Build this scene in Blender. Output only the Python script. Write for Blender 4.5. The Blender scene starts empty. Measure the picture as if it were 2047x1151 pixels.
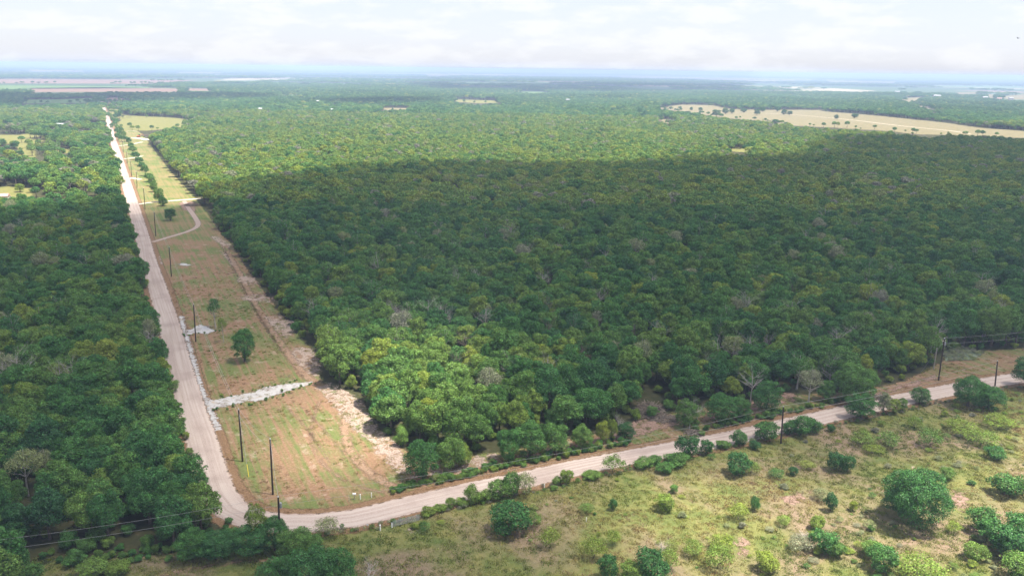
import bpy, math, random
import numpy as np
from mathutils import Matrix, Vector

SC = bpy.context.scene
COL = SC.collection
rnd = random.Random(7)
rng = np.random.default_rng(11)

# ------------------------------------------------------------------ camera
F_PX, CX, CY, HOR, ROLL, CAM_H = 1657.0, 1023.5, 575.5, 139.0, math.radians(0.78), 80.0
TH = math.atan((CY - HOR) / F_PX)
Fv = np.array([0, math.cos(TH), -math.sin(TH)])
Uv = np.array([0, math.sin(TH), math.cos(TH)])
Rv = np.array([1.0, 0, 0])
Xc = math.cos(ROLL) * Rv + math.sin(ROLL) * Uv
Yc = -math.sin(ROLL) * Rv + math.cos(ROLL) * Uv
cam = bpy.data.cameras.new('camera')
cam.sensor_width = 36.0
cam.lens = 36.0 * F_PX / 2047.0
cam.clip_start = 1.0
cam.clip_end = 120000.0
camo = bpy.data.objects.new('camera', cam)
COL.objects.link(camo)
M = Matrix(((Xc[0], Yc[0], -Fv[0], 0), (Xc[1], Yc[1], -Fv[1], 0), (Xc[2], Yc[2], -Fv[2], CAM_H), (0, 0, 0, 1)))
camo.matrix_world = M
SC.camera = camo

# ------------------------------------------------------------------ light
SUN = Vector((0.34, -0.08, 0.93)).normalized()
sun_el = math.asin(SUN.z)
sun_az = math.atan2(SUN.x, SUN.y)
world = bpy.data.worlds.new('World')
SC.world = world
world.use_nodes = True
nt = world.node_tree
nt.nodes.clear()
wo = nt.nodes.new('ShaderNodeOutputWorld')
bg = nt.nodes.new('ShaderNodeBackground')
sky = nt.nodes.new('ShaderNodeTexSky')
sky.sky_type = 'NISHITA'
sky.sun_disc = False
sky.sun_elevation = sun_el
sky.sun_rotation = sun_az
sky.altitude = 100
sky.air_density = 1.0
sky.dust_density = 0.6
sky.ozone_density = 1.5
tc = nt.nodes.new('ShaderNodeTexCoord')
mp = nt.nodes.new('ShaderNodeMapping')
mp.inputs['Scale'].default_value = (1.0, 1.0, 3.6)
nz = nt.nodes.new('ShaderNodeTexNoise')
nz.inputs['Scale'].default_value = 13.0
nz.inputs['Detail'].default_value = 8.0
nz.inputs['Roughness'].default_value = 0.58
rp = nt.nodes.new('ShaderNodeValToRGB')
rp.color_ramp.elements[0].position = 0.47
rp.color_ramp.elements[1].position = 0.60
rp.color_ramp.elements[0].color = (0, 0, 0, 1)
rp.color_ramp.elements[1].color = (0.6, 0.6, 0.6, 1)
mx = nt.nodes.new('ShaderNodeMix')
mx.data_type = 'RGBA'
mx.inputs[7].default_value = (3.40, 3.40, 3.45, 1)
veil = nt.nodes.new('ShaderNodeMix')          # thin high overcast veil
veil.data_type = 'RGBA'
veil.inputs[0].default_value = 0.84
veil.inputs[7].default_value = (2.50, 2.56, 2.95, 1)
bg.inputs['Strength'].default_value = 0.11
L = nt.links
L.new(tc.outputs['Generated'], mp.inputs['Vector'])
L.new(mp.outputs[0], nz.inputs['Vector'])
L.new(nz.outputs['Fac'], rp.inputs[0])
L.new(sky.outputs[0], veil.inputs[6])
L.new(veil.outputs[2], mx.inputs[6])
L.new(rp.outputs[0], mx.inputs[0])
L.new(mx.outputs[2], bg.inputs[0])
L.new(bg.outputs[0], wo.inputs[0])
sl = bpy.data.lights.new('sun', 'SUN')
sl.energy = 5.0
sl.angle = math.radians(0.55)
sl.color = (1.0, 0.94, 0.82)
so = bpy.data.objects.new('sun', sl)
COL.objects.link(so)
so.rotation_euler = SUN.to_track_quat('Z', 'Y').to_euler()
so.location = (0, 0, 400)
vs = SC.view_settings
vs.view_transform = 'Standard'
vs.look = 'None'
vs.gamma = 1.0
vs.use_curve_mapping = False
vs.exposure = 1.5
HAZE_DENSITY = 1.7e-4
SC.cycles.transparent_max_bounces = 16

# ------------------------------------------------------------------ survey helpers
def ray(px, py):
    return (px - CX) / F_PX * Xc + (CY - py) / F_PX * Yc + Fv

def at(px, py, z=0.0):
    """ground point seen at this place of the photograph"""
    d = ray(px, py)
    t = (z - CAM_H) / d[2]
    return np.array([d[0] * t, d[1] * t, z])

def height_at(base, px, py):
    d = ray(px, py)
    t = base[1] / d[1]
    return CAM_H + d[2] * t

def G(pts):
    return np.array([at(x, y)[:2] for x, y in pts])

def yh(px):
    return HOR + (px - CX) * math.tan(ROLL)

def inside(poly, P):
    x, y = P[:, 0], P[:, 1]
    res = np.zeros(len(P), bool)
    n = len(poly)
    for i in range(n):
        x1, y1 = poly[i]
        x2, y2 = poly[(i + 1) % n]
        c = (y1 > y) != (y2 > y)
        with np.errstate(divide='ignore', invalid='ignore'):
            xi = (x2 - x1) * (y - y1) / (y2 - y1) + x1
        res ^= c & (x < xi)
    return res

def seg_dist(line, P, closed=False):
    d = np.full(len(P), 1e9)
    n = len(line)
    for i in range(n if closed else n - 1):
        a = line[i]
        b = line[(i + 1) % n]
        ab = b - a
        t = np.clip(((P - a) @ ab) / max(ab @ ab, 1e-9), 0, 1)
        q = a + t[:, None] * ab
        d = np.minimum(d, np.hypot(P[:, 0] - q[:, 0], P[:, 1] - q[:, 1]))
    return d

def sdist(poly, P):
    return np.where(inside(poly, P), 1, -1) * seg_dist(poly, P, True)

def resample(pts, step):
    pts = np.array(pts)
    out = []
    n = len(pts)
    for i in range(n - 1):
        p0, p1, p2, p3 = pts[max(i - 1, 0)], pts[i], pts[i + 1], pts[min(i + 2, n - 1)]
        k = max(1, int(np.linalg.norm(p2 - p1) / step))
        for j in range(k):
            t = j / k
            out.append(0.5 * ((2 * p1) + (-p0 + p2) * t + (2 * p0 - 5 * p1 + 4 * p2 - p3) * t * t + (-p0 + 3 * p1 - 3 * p2 + p3) * t ** 3))
    out.append(pts[-1])
    return np.array(out)

# ------------------------------------------------------------------ materials
class NT:
    def __init__(s, name):
        s.m = bpy.data.materials.new(name)
        s.m.use_nodes = True
        s.t = s.m.node_tree
        s.t.nodes.clear()
        s.out = s.n('ShaderNodeOutputMaterial')
    def n(s, typ, **kw):
        nd = s.t.nodes.new(typ)
        for k, v in kw.items():
            if k.startswith('i_'):
                nd.inputs[k[2:].replace('_', ' ')].default_value = v
            else:
                setattr(nd, k, v)
        return nd
    def l(s, a, b):
        s.t.links.new(a, b)
    def noise(s, vec, scale, detail=4, rough=0.55, dist=0.0):
        nd = s.n('ShaderNodeTexNoise')
        nd.inputs['Scale'].default_value = scale
        nd.inputs['Detail'].default_value = detail
        nd.inputs['Roughness'].default_value = rough
        nd.inputs['Distortion'].default_value = dist
        if vec is not None:
            s.l(vec, nd.inputs['Vector'])
        return nd.outputs['Fac']
    def ramp(s, fac, stops, interp='LINEAR'):
        nd = s.n('ShaderNodeValToRGB')
        cr = nd.color_ramp
        cr.interpolation = interp
        while len(cr.elements) < len(stops):
            cr.elements.new(0.5)
        for e, (p, c) in zip(cr.elements, stops):
            e.position = p
            e.color = (*c, 1) if not isinstance(c, (int, float)) else (c, c, c, 1)
        s.l(fac, nd.inputs[0])
        return nd.outputs[0]
    def mix(s, fac, a, b, mode='MIX'):
        nd = s.n('ShaderNodeMix', data_type='RGBA', blend_type=mode)
        for v, i in ((fac, 0), (a, 6), (b, 7)):
            if hasattr(v, 'links'):
                s.l(v, nd.inputs[i])
            elif i == 0:
                nd.inputs[0].default_value = v
            else:
                nd.inputs[i].default_value = (*v, 1)
        return nd.outputs[2]
    def math(s, op, a, b=0.0, clamp=False):
        nd = s.n('ShaderNodeMath', operation=op, use_clamp=clamp)
        for v, i in ((a, 0), (b, 1)):
            if hasattr(v, 'links'):
                s.l(v, nd.inputs[i])
            else:
                nd.inputs[i].default_value = v
        return nd.outputs[0]
    def pos(s):
        return s.n('ShaderNodeNewGeometry').outputs['Position']
    def mapped(s, vec, scale=(1, 1, 1), rot=0.0):
        nd = s.n('ShaderNodeMapping')
        nd.inputs['Scale'].default_value = scale
        nd.inputs['Rotation'].default_value = (0, 0, rot)
        s.l(vec, nd.inputs['Vector'])
        return nd.outputs[0]
    def surf(s, color, rough=0.9, spec=0.2, alpha=None, bump=None, bstr=0.4, bdist=0.1, metal=0.0):
        p = s.n('ShaderNodeBsdfPrincipled')
        p.inputs['Roughness'].default_value = rough
        p.inputs['Specular IOR Level'].default_value = spec
        p.inputs['Metallic'].default_value = metal
        if hasattr(color, 'links'):
            s.l(color, p.inputs['Base Color'])
        else:
            p.inputs['Base Color'].default_value = (*color, 1)
        if bump is not None:
            b = s.n('ShaderNodeBump')
            b.inputs['Strength'].default_value = bstr
            b.inputs['Distance'].default_value = bdist
            s.l(bump, b.inputs['Height'])
            s.l(b.outputs[0], p.inputs['Normal'])
        o = p.outputs[0]
        if alpha is not None:
            tr = s.n('ShaderNodeBsdfTransparent')
            ms = s.n('ShaderNodeMixShader')
            s.l(alpha, ms.inputs[0])
            s.l(tr.outputs[0], ms.inputs[1])
            s.l(o, ms.inputs[2])
            o = ms.outputs[0]
        s.l(o, s.out.inputs[0])
        return s.m

def edge_alpha(t, scale=1.2, amp=0.9, sharp=3.0, scale2=None):
    """irregular worn edge: the sheet ends where attribute 'edge' (metres inside) plus noise drops below 0"""
    a = t.n('ShaderNodeAttribute', attribute_name='edge').outputs['Fac']
    nn = t.noise(t.pos(), scale, 5, 0.65)
    nn = t.math('MULTIPLY', t.math('SUBTRACT', nn, 0.5), amp * 4)
    v = t.math('ADD', a, nn)
    return t.math('MULTIPLY', v, sharp, True)

def plain(name, col, rough=0.8, spec=0.2, var=0.25, scale=3.0, metal=0.0):
    t = NT(name)
    n1 = t.noise(t.pos(), scale, 5)
    f = t.ramp(n1, [(0.3, 1 - var), (0.7, 1 + var)])
    c = t.mix(1.0, col, f, 'MULTIPLY')
    return t.surf(c, rough, spec, metal=metal)

def foliage(name, stops, transl=0.36, bright=1.0, big=0.15):
    t = NT(name)
    tint = t.n('ShaderNodeAttribute', attribute_name='tint', attribute_type='INSTANCER').outputs['Fac']
    nbig = t.math('MULTIPLY', t.math('SUBTRACT', t.noise(t.pos(), 0.012, 3), 0.5), big * 3)
    fac = t.math('ADD', tint, nbig, True)
    c = t.ramp(fac, stops)
    isl = t.n('ShaderNodeNewGeometry').outputs['Random Per Island']
    v = t.math('ADD', t.math('MULTIPLY', isl, 0.9), 0.55)
    v2 = t.math('ADD', t.math('MULTIPLY', t.noise(t.pos(), 1.0, 3), 2.6), -0.3)
    v = t.math('MULTIPLY', t.math('MULTIPLY', v, v2), bright)
    rgb = t.n('ShaderNodeCombineColor')
    for i in range(3):
        t.l(v, rgb.inputs[i])
    c = t.mix(1.0, c, rgb.outputs[0], 'MULTIPLY')
    hs = t.n('ShaderNodeHueSaturation')
    t.l(t.math('ADD', t.math('MULTIPLY', isl, 0.03), 0.485), hs.inputs['Hue'])
    t.l(c, hs.inputs['Color'])
    c = hs.outputs[0]
    d = t.n('ShaderNodeBsdfDiffuse')
    tr = t.n('ShaderNodeBsdfTranslucent')
    g = t.n('ShaderNodeBsdfGlossy')
    g.inputs['Roughness'].default_value = 0.45
    t.l(c, d.inputs[0])
    t.l(c, tr.inputs[0])
    m1 = t.n('ShaderNodeMixShader')
    m1.inputs[0].default_value = transl
    t.l(d.outputs[0], m1.inputs[1])
    t.l(tr.outputs[0], m1.inputs[2])
    m2 = t.n('ShaderNodeMixShader')
    m2.inputs[0].default_value = 0.012
    t.l(m1.outputs[0], m2.inputs[1])
    t.l(g.outputs[0], m2.inputs[2])
    t.l(m2.outputs[0], t.out.inputs[0])
    return t.m

LEAF_STOPS = [(0.0, (0.042, 0.122, 0.044)), (0.25, (0.074, 0.185, 0.046)), (0.5, (0.150, 0.245, 0.052)),
              (0.75, (0.25, 0.30, 0.045)), (0.88, (0.24, 0.27, 0.13)), (1.0, (0.235, 0.235, 0.175))]
M_LEAF = foliage('oak_leaves', LEAF_STOPS)
GRASS_STOPS = [(0.0, (0.06, 0.12, 0.045)), (0.25, (0.10, 0.16, 0.03)), (0.5, (0.19, 0.215, 0.045)), (0.72, (0.29, 0.25, 0.09)),
               (0.88, (0.27, 0.16, 0.08)), (1.0, (0.34, 0.28, 0.24))]
M_GRASS = foliage('grass_blades', GRASS_STOPS, 0.35, 1.0)
M_BARK = plain('bark', (0.11, 0.085, 0.07), 0.95, 0.1, 0.4, 6)
M_DEAD = plain('bleached_wood', (0.40, 0.36, 0.34), 0.9, 0.1, 0.3, 5)
M_DEADB = plain('dry_twigs', (0.17, 0.14, 0.115), 0.95, 0.1, 0.35, 5)
M_POLE = plain('creosote_pole', (0.035, 0.022, 0.018), 0.7, 0.3, 0.3, 4)
M_POLEW = plain('weathered_pole', (0.36, 0.33, 0.29), 0.8, 0.2, 0.2, 4)
M_WIRE = plain('aluminium_wire', (0.3, 0.3, 0.3), 0.6, 0.3, 0.1, 4, 0.0)
M_WHITE = plain('white_paint', (0.8, 0.8, 0.78), 0.6, 0.3, 0.06, 6)
M_GREY = plain('galvanised_steel', (0.35, 0.35, 0.36), 0.5, 0.5, 0.15, 6, 0.5)
M_CERAM = plain('porcelain', (0.62, 0.64, 0.66), 0.3, 0.5, 0.08, 6)
M_YELLOW = plain('yellow_plastic', (0.65, 0.5, 0.05), 0.5, 0.4, 0.1, 4)
M_ORANGE = plain('orange_paint', (0.5, 0.16, 0.04), 0.5, 0.4, 0.2, 3)
M_BLACK = plain('black_rubber', (0.02, 0.02, 0.022), 0.8, 0.3, 0.2, 3)
M_BLUE = plain('dark_blue_paint', (0.02, 0.025, 0.10), 0.3, 0.5, 0.15, 3)
M_GLASS = plain('dark_glass', (0.03, 0.04, 0.05), 0.15, 0.6, 0.1, 3)
M_ROOFW = plain('pale_metal_roof', (0.38, 0.38, 0.4), 0.5, 0.4, 0.1, 0.6)
M_ROOFP = plain('pink_brown_roof', (0.42, 0.25, 0.22), 0.8, 0.2, 0.2, 0.8)
M_WALL = plain('house_wall', (0.55, 0.5, 0.44), 0.85, 0.2, 0.1, 0.8)

# ------------------------------------------------------------------ mesh helpers
def mesh_from(name, V, faces, mats=(), midx=None, smooth=False):
    me = bpy.data.meshes.new(name)
    V = np.asarray(V, np.float32)
    if isinstance(faces, np.ndarray):
        k = faces.shape[1]
        me.vertices.add(len(V))
        me.vertices.foreach_set('co', V.ravel())
        me.loops.add(faces.size)
        me.loops.foreach_set('vertex_index', faces.astype(np.int32).ravel())
        me.polygons.add(len(faces))
        me.polygons.foreach_set('loop_start', np.arange(0, faces.size, k, dtype=np.int32))
        me.polygons.foreach_set('loop_total', np.full(len(faces), k, np.int32))
    else:
        me.from_pydata([tuple(v) for v in V.tolist()], [], faces)
    for m in mats:
        me.materials.append(m)
    if midx is not None:
        me.polygons.foreach_set('material_index', np.asarray(midx, np.int32))
    if smooth:
        me.polygons.foreach_set('use_smooth', np.ones(len(me.polygons), bool))
    me.update()
    me.validate()
    return me

def link(name, me, parent=None, loc=None, rz=0.0, scl=None, label=None, cat=None, group=None, kind=None, tint=None):
    o = bpy.data.objects.new(name, me)
    COL.objects.link(o)
    if loc is not None:
        o.location = loc
    o.rotation_euler = (0, 0, rz)
    if scl is not None:
        o.scale = scl
    if parent is not None:
        o.parent = parent
    for k, v in (('label', label), ('category', cat), ('group', group), ('kind', kind), ('tint', tint)):
        if v is not None:
            o[k] = v
    return o

class MB:
    """collects boxes and tubes into one mesh"""
    def __init__(s):
        s.v, s.f, s.mi = [], [], []
    def add(s, V, F, mi=0):
        b = len(s.v)
        s.v.extend([tuple(map(float, v)) for v in V])
        s.f.extend([tuple(i + b for i in f) for f in F])
        s.mi.extend([mi] * len(F))
        return s
    def box(s, c, d, mi=0, rz=0.0):
        cx, cy, cz = c
        hx, hy, hz = d[0] / 2, d[1] / 2, d[2] / 2
        V = []
        ca, sa = math.cos(rz), math.sin(rz)
        for x, y, z in ((-1, -1, -1), (1, -1, -1), (1, 1, -1), (-1, 1, -1), (-1, -1, 1), (1, -1, 1), (1, 1, 1), (-1, 1, 1)):
            X, Y = x * hx, y * hy
            V.append((cx + X * ca - Y * sa, cy + X * sa + Y * ca, cz + z * hz))
        return s.add(V, [(0, 3, 2, 1), (4, 5, 6, 7), (0, 1, 5, 4), (1, 2, 6, 5), (2, 3, 7, 6), (3, 0, 4, 7)], mi)
    def tube(s, pts, rad, n=6, mi=0, cap=True):
        pts = [np.array(p, float) for p in pts]
        V, Fc = [], []
        for i, p in enumerate(pts):
            d = pts[min(i + 1, len(pts) - 1)] - pts[max(i - 1, 0)]
            d = d / (np.linalg.norm(d) + 1e-9)
            a = np.cross(d, (0, 0, 1) if abs(d[2]) < 0.9 else (1, 0, 0))
            a /= np.linalg.norm(a)
            b = np.cross(d, a)
            r = rad[i] if isinstance(rad, (list, tuple)) else rad
            for k in range(n):
                t = 2 * math.pi * k / n
                V.append(p + r * (math.cos(t) * a + math.sin(t) * b))
        for i in range(len(pts) - 1):
            for k in range(n):
                k2 = (k + 1) % n
                Fc.append((i * n + k, i * n + k2, (i + 1) * n + k2, (i + 1) * n + k))
        if cap:
            Fc.append(tuple(range(n - 1, -1, -1)))
            Fc.append(tuple((len(pts) - 1) * n + k for k in range(n)))
        return s.add(V, Fc, mi)
    def mesh(s, name, mats):
        return mesh_from(name, s.v, s.f, mats, s.mi)

# ------------------------------------------------------------------ haze
t = NT('air')
pv = t.n('ShaderNodeVolumePrincipled')
pv.inputs['Color'].default_value = (0.52, 0.68, 1.0, 1)
pv.inputs['Density'].default_value = HAZE_DENSITY
pv.inputs['Anisotropy'].default_value = 0.0
t.l(pv.outputs[0], t.out.inputs['Volume'])
hb = MB().box((0, 24000, 43.5), (80000, 52000, 91))
link('haze', hb.mesh('haze', [t.m]), kind='stuff', label='pale blue summer haze over the far woods and fields', cat='haze')

# ------------------------------------------------------------------ road lines
ROAD_IN = [(205, 200), (213, 222), (222, 242), (231, 274), (245, 313), (260, 356), (280, 413), (298, 467), (315, 521), (334, 571), (351, 618), (367, 665), (381, 712),
           (396, 760), (414, 816), (434, 868), (454, 928), (472, 975), (495, 1004), (527, 1019), (570, 1026), (626, 1026), (700, 1018), (784, 998), (923, 966),
           (1027, 945), (1166, 915), (1354, 880), (1451, 862), (1562, 837), (1694, 808), (1774, 791), (1896, 767), (1955, 756), (2047, 742), (2200, 718), (2400, 690)]
rin = resample(G(ROAD_IN), 4.0)
tan = np.gradient(rin, axis=0)
tan /= np.linalg.norm(tan, axis=1)[:, None]
nrm_r = np.stack([tan[:, 1], -tan[:, 0]], 1)      # to the right of travel
RW = 6.9
rout = rin + nrm_r * RW
rc = (rin + rout) / 2
SD = G([(381, 712), (245, 313)])
strip_dir = math.atan2(*(SD[1] - SD[0])[::-1])
BD = G([(923, 966), (1694, 808)])
bot_dir = math.atan2(*(BD[1] - BD[0])[::-1])

# ------------------------------------------------------------------ ground
def ground_mesh():
    xs = np.unique(np.concatenate([np.arange(-1500, 1501, 60), np.array([-40000, -25000, -15000, -9000, -6000, -4000, -2800, -2000, 2000, 2800, 4000, 6000, 9000, 15000, 25000, 38000])]))
    ys = np.unique(np.concatenate([np.arange(-200, 2001, 60), np.array([-1000, 2300, 2800, 3500, 4500, 6000, 8000, 11000, 15000, 21000, 30000, 40000, 48000])]))
    X, Y = np.meshgrid(xs, ys)
    V = np.stack([X.ravel(), Y.ravel(), np.zeros(X.size)], 1)
    w = len(xs)
    i = (np.arange(len(ys) - 1)[:, None] * w + np.arange(w - 1)[None]).ravel()
    return mesh_from('ground', V, np.stack([i, i + 1, i + w + 1, i + w], 1))

t = NT('forest_floor')
p = t.pos()
n1 = t.noise(p, 0.35, 5, 0.65)
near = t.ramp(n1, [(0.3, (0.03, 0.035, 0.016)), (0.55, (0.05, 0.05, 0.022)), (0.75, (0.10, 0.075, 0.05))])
vo = t.n('ShaderNodeTexVoronoi', feature='F1')
vo.inputs['Scale'].default_value = 1.0
t.l(t.mapped(p, (0.0011, 0.00062, 1), 0.25), vo.inputs['Vector'])
sep = t.n('ShaderNodeSeparateColor')
t.l(vo.outputs['Color'], sep.inputs[0])
fields = t.ramp(sep.outputs[0], [(0.0, (0.06, 0.10, 0.045)), (0.34, (0.05, 0.085, 0.04)), (0.44, (0.26, 0.20, 0.13)), (0.56, (0.12, 0.18, 0.07)), (0.66, (0.30, 0.26, 0.18)), (0.80, (0.05, 0.085, 0.04)), (0.9, (0.22, 0.15, 0.12))], 'CONSTANT')
n3 = t.noise(p, 0.004, 5, 0.6)
fields = t.mix(t.ramp(n3, [(0.50, 0), (0.56, 1)]), fields, (0.06, 0.095, 0.045))
sepy = t.n('ShaderNodeSeparateXYZ')
t.l(p, sepy.inputs[0])
far = t.ramp(t.math('MULTIPLY', sepy.outputs[1], 1 / 10000), [(0.22, 0), (0.30, 1)])
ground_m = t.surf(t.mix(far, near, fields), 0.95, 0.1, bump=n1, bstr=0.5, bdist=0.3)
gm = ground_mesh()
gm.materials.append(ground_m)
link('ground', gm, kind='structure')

def patch(name, px, res, z, mat, fringe=3.0, poly=None, pad=None, **kw):
    poly = G(px) if poly is None else poly
    pad = fringe
    lo, hi = poly.min(0) - pad, poly.max(0) + pad
    nx = max(2, int((hi[0] - lo[0]) / res))
    ny = max(2, int((hi[1] - lo[1]) / res))
    xs = np.linspace(lo[0], hi[0], nx + 1)
    ys = np.linspace(lo[1], hi[1], ny + 1)
    X, Y = np.meshgrid(xs, ys)
    P = np.stack([X.ravel(), Y.ravel()], 1)
    sd = sdist(poly, P)
    w = nx + 1
    i = (np.arange(ny)[:, None] * w + np.arange(nx)[None]).ravel()
    q = np.stack([i, i + 1, i + w + 1, i + w], 1)
    keep = (sd[q] > -fringe).any(1)
    q = q[keep]
    used, inv = np.unique(q, return_inverse=True)
    V = np.column_stack([P[used], np.full(len(used), z)])
    me = mesh_from(name, V, inv.reshape(q.shape), [mat])
    at_ = me.attributes.new('edge', 'FLOAT', 'POINT')
    at_.data.foreach_set('value', sd[used].astype(np.float32))
    kw.setdefault('kind', 'structure')
    return link(name, me, **kw)

def ribbon(name, line, width, z, mat, kind='structure', **kw):
    n = len(line)
    tn = np.gradient(line, axis=0)
    tn /= np.linalg.norm(tn, axis=1)[:, None] + 1e-9
    nr = np.stack([-tn[:, 1], tn[:, 0]], 1)
    us = np.array([-1.25, -1.0, -0.7, -0.35, 0, 0.35, 0.7, 1.0, 1.25])
    wd = width if hasattr(width, '__len__') else np.full(n, width)
    V, E, U = [], [], []
    dist = np.concatenate([[0], np.cumsum(np.linalg.norm(np.diff(line, axis=0), axis=1))])
    for k in range(n):
        for u in us:
            q = line[k] + nr[k] * u * wd[k] / 2
            V.append((q[0], q[1], z))
            E.append((1 - abs(u)) * wd[k] / 2)
            U.append((u, dist[k], 0))
    m = len(us)
    i = (np.arange(n - 1)[:, None] * m + np.arange(m - 1)[None]).ravel()
    me = mesh_from(name, V, np.stack([i, i + 1, i + m + 1, i + m], 1), [mat])
    me.attributes.new('edge', 'FLOAT', 'POINT').data.foreach_set('value', np.array(E, np.float32))
    me.attributes.new('along', 'FLOAT_VECTOR', 'POINT').data.foreach_set('vector', np.array(U, np.float32).ravel())
    return link(name, me, kind=kind, **kw)

# --- materials of the open ground
def strip_mat():
    t = NT('mown_clearing')
    p = t.pos()
    st = t.mapped(p, (1.0, 1.0, 1.0), -strip_dir)
    streak = t.noise(t.mapped(st, (0.02, 0.75, 1)), 1.0, 5, 0.7, 0.3)
    patchy = t.noise(p, 0.06, 6, 0.65, 0.3)
    fine = t.noise(p, 1.6, 6, 0.75)
    grass = t.ramp(fine, [(0.3, (0.07, 0.10, 0.03)), (0.55, (0.12, 0.14, 0.045)), (0.8, (0.2, 0.175, 0.09))])
    brown = t.ramp(fine, [(0.3, (0.13, 0.072, 0.042)), (0.5, (0.205, 0.125, 0.075)), (0.75, (0.31, 0.215, 0.145))])
    f = t.math('ADD', t.math('MULTIPLY', streak, 1.0), t.math('MULTIPLY', patchy, 1.0))
    c = t.mix(t.ramp(f, [(0.86, 0), (1.12, 1)]) , grass, brown) if False else t.mix(t.ramp(t.math('MULTIPLY', f, 0.5), [(0.44, 0), (0.54, 1)]), grass, brown)
    c = t.mix(t.ramp(t.noise(st, 0.25, 6, 0.7), [(0.58, 0), (0.68, 0.8)]), c, (0.33, 0.255, 0.20))
    sy = t.n('ShaderNodeSeparateXYZ')
    t.l(p, sy.inputs[0])
    farg = t.ramp(t.math('MULTIPLY', sy.outputs[1], 0.001), [(0.36, 0), (0.46, 1)])
    g2 = t.mix(t.ramp(t.math('MULTIPLY', f, 0.5), [(0.42, 0), (0.56, 1)]), (0.09, 0.13, 0.035), (0.20, 0.16, 0.075))
    c = t.mix(farg, c, g2)
    return t.surf(c, 0.95, 0.1, edge_alpha(t, 0.4, 1.0, 1.2), fine, 0.6, 0.25)

def pasture_mat():
    t = NT('rough_pasture')
    p = t.pos()
    big = t.noise(p, 0.035, 5, 0.6, 0.5)
    mid = t.noise(p, 0.22, 6, 0.68, 0.4)
    fine = t.noise(p, 1.7, 6, 0.75)
    green = t.ramp(fine, [(0.3, (0.055, 0.085, 0.022)), (0.55, (0.09, 0.115, 0.032)), (0.8, (0.14, 0.15, 0.055))])
    straw = t.ramp(fine, [(0.3, (0.115, 0.12, 0.038)), (0.55, (0.17, 0.16, 0.055)), (0.8, (0.24, 0.205, 0.10))])
    brown = t.ramp(fine, [(0.3, (0.13, 0.085, 0.06)), (0.7, (0.26, 0.18, 0.14))])
    c = t.mix(t.ramp(mid, [(0.36, 0), (0.64, 1)]), green, straw)
    c = t.mix(t.ramp(big, [(0.46, 0), (0.60, 0.85)]), c, brown)
    c = t.mix(t.ramp(t.noise(p, 0.12, 5, 0.7), [(0.66, 0), (0.72, 0.9)]), c, (0.37, 0.28, 0.23))
    return t.surf(c, 0.95, 0.1, edge_alpha(t, 0.5, 1.0, 1.2), fine, 0.6, 0.25)

def soil_mat(name, c0, c1, c2, scale=0.7, amp=1.0, cover=0.5, sharp=2.0):
    t = NT(name)
    p = t.pos()
    fine = t.noise(p, scale * 2.2, 7, 0.78)
    blot = t.noise(p, scale * 0.45, 5, 0.65, 0.6)
    c = t.ramp(fine, [(0.33, c0), (0.52, c1), (0.7, c2)])
    a = edge_alpha(t, scale * 0.5, amp, sharp)
    if cover < 1:
        a = t.math('MULTIPLY', a, t.ramp(t.math('ADD', t.math('MULTIPLY', blot, 0.6), t.math('MULTIPLY', fine, 0.4)), [(0.52 - cover * 0.14, 0), (0.56 - cover * 0.14, 1)]))
    return t.surf(c, 0.95, 0.1, a, fine, 0.7, 0.3)

def road_mat():
    t = NT('pale_gravel')
    p = t.pos()
    al = t.n('ShaderNodeAttribute', attribute_name='along').outputs['Vector']
    sp = t.n('ShaderNodeSeparateXYZ')
    t.l(al, sp.inputs[0])
    u = sp.outputs[0]
    fine = t.noise(p, 3.0, 6, 0.8)
    wide = t.noise(t.mapped(al, (4.5, 0.02, 1)), 1.0, 4, 0.6)
    blot = t.noise(p, 0.09, 5, 0.6)
    c = t.ramp(fine, [(0.3, (0.24, 0.185, 0.165)), (0.55, (0.335, 0.27, 0.242)), (0.8, (0.42, 0.35, 0.32))])
    c = t.mix(t.ramp(wide, [(0.42, 0), (0.58, 0.65)]), c, (0.43, 0.365, 0.33))
    c = t.mix(t.ramp(blot, [(0.50, 0), (0.68, 0.5)]), c, (0.22, 0.165, 0.15))
    au = t.math('ABSOLUTE', u)
    c = t.mix(t.ramp(au, [(0.78, 0), (1.0, 0.6)]), c, (0.42, 0.31, 0.25))
    return t.surf(c, 0.95, 0.1, edge_alpha(t, 0.6, 0.5, 2.0), fine, 0.4, 0.08)

def wash_mat():
    t = NT('milky_puddle_silt')
    p = t.pos()
    n1 = t.noise(p, 0.35, 5, 0.6)
    fine = t.noise(p, 1.5, 5, 0.7)
    c = t.ramp(n1, [(0.36, (0.20, 0.17, 0.15)), (0.50, (0.36, 0.345, 0.34)), (0.60, (0.30, 0.28, 0.265)), (0.68, (0.30, 0.22, 0.14))])
    a = edge_alpha(t, 0.9, 1.0, 2.0)
    return t.surf(c, 0.35, 0.4, a, fine, 0.15, 0.05)

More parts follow.
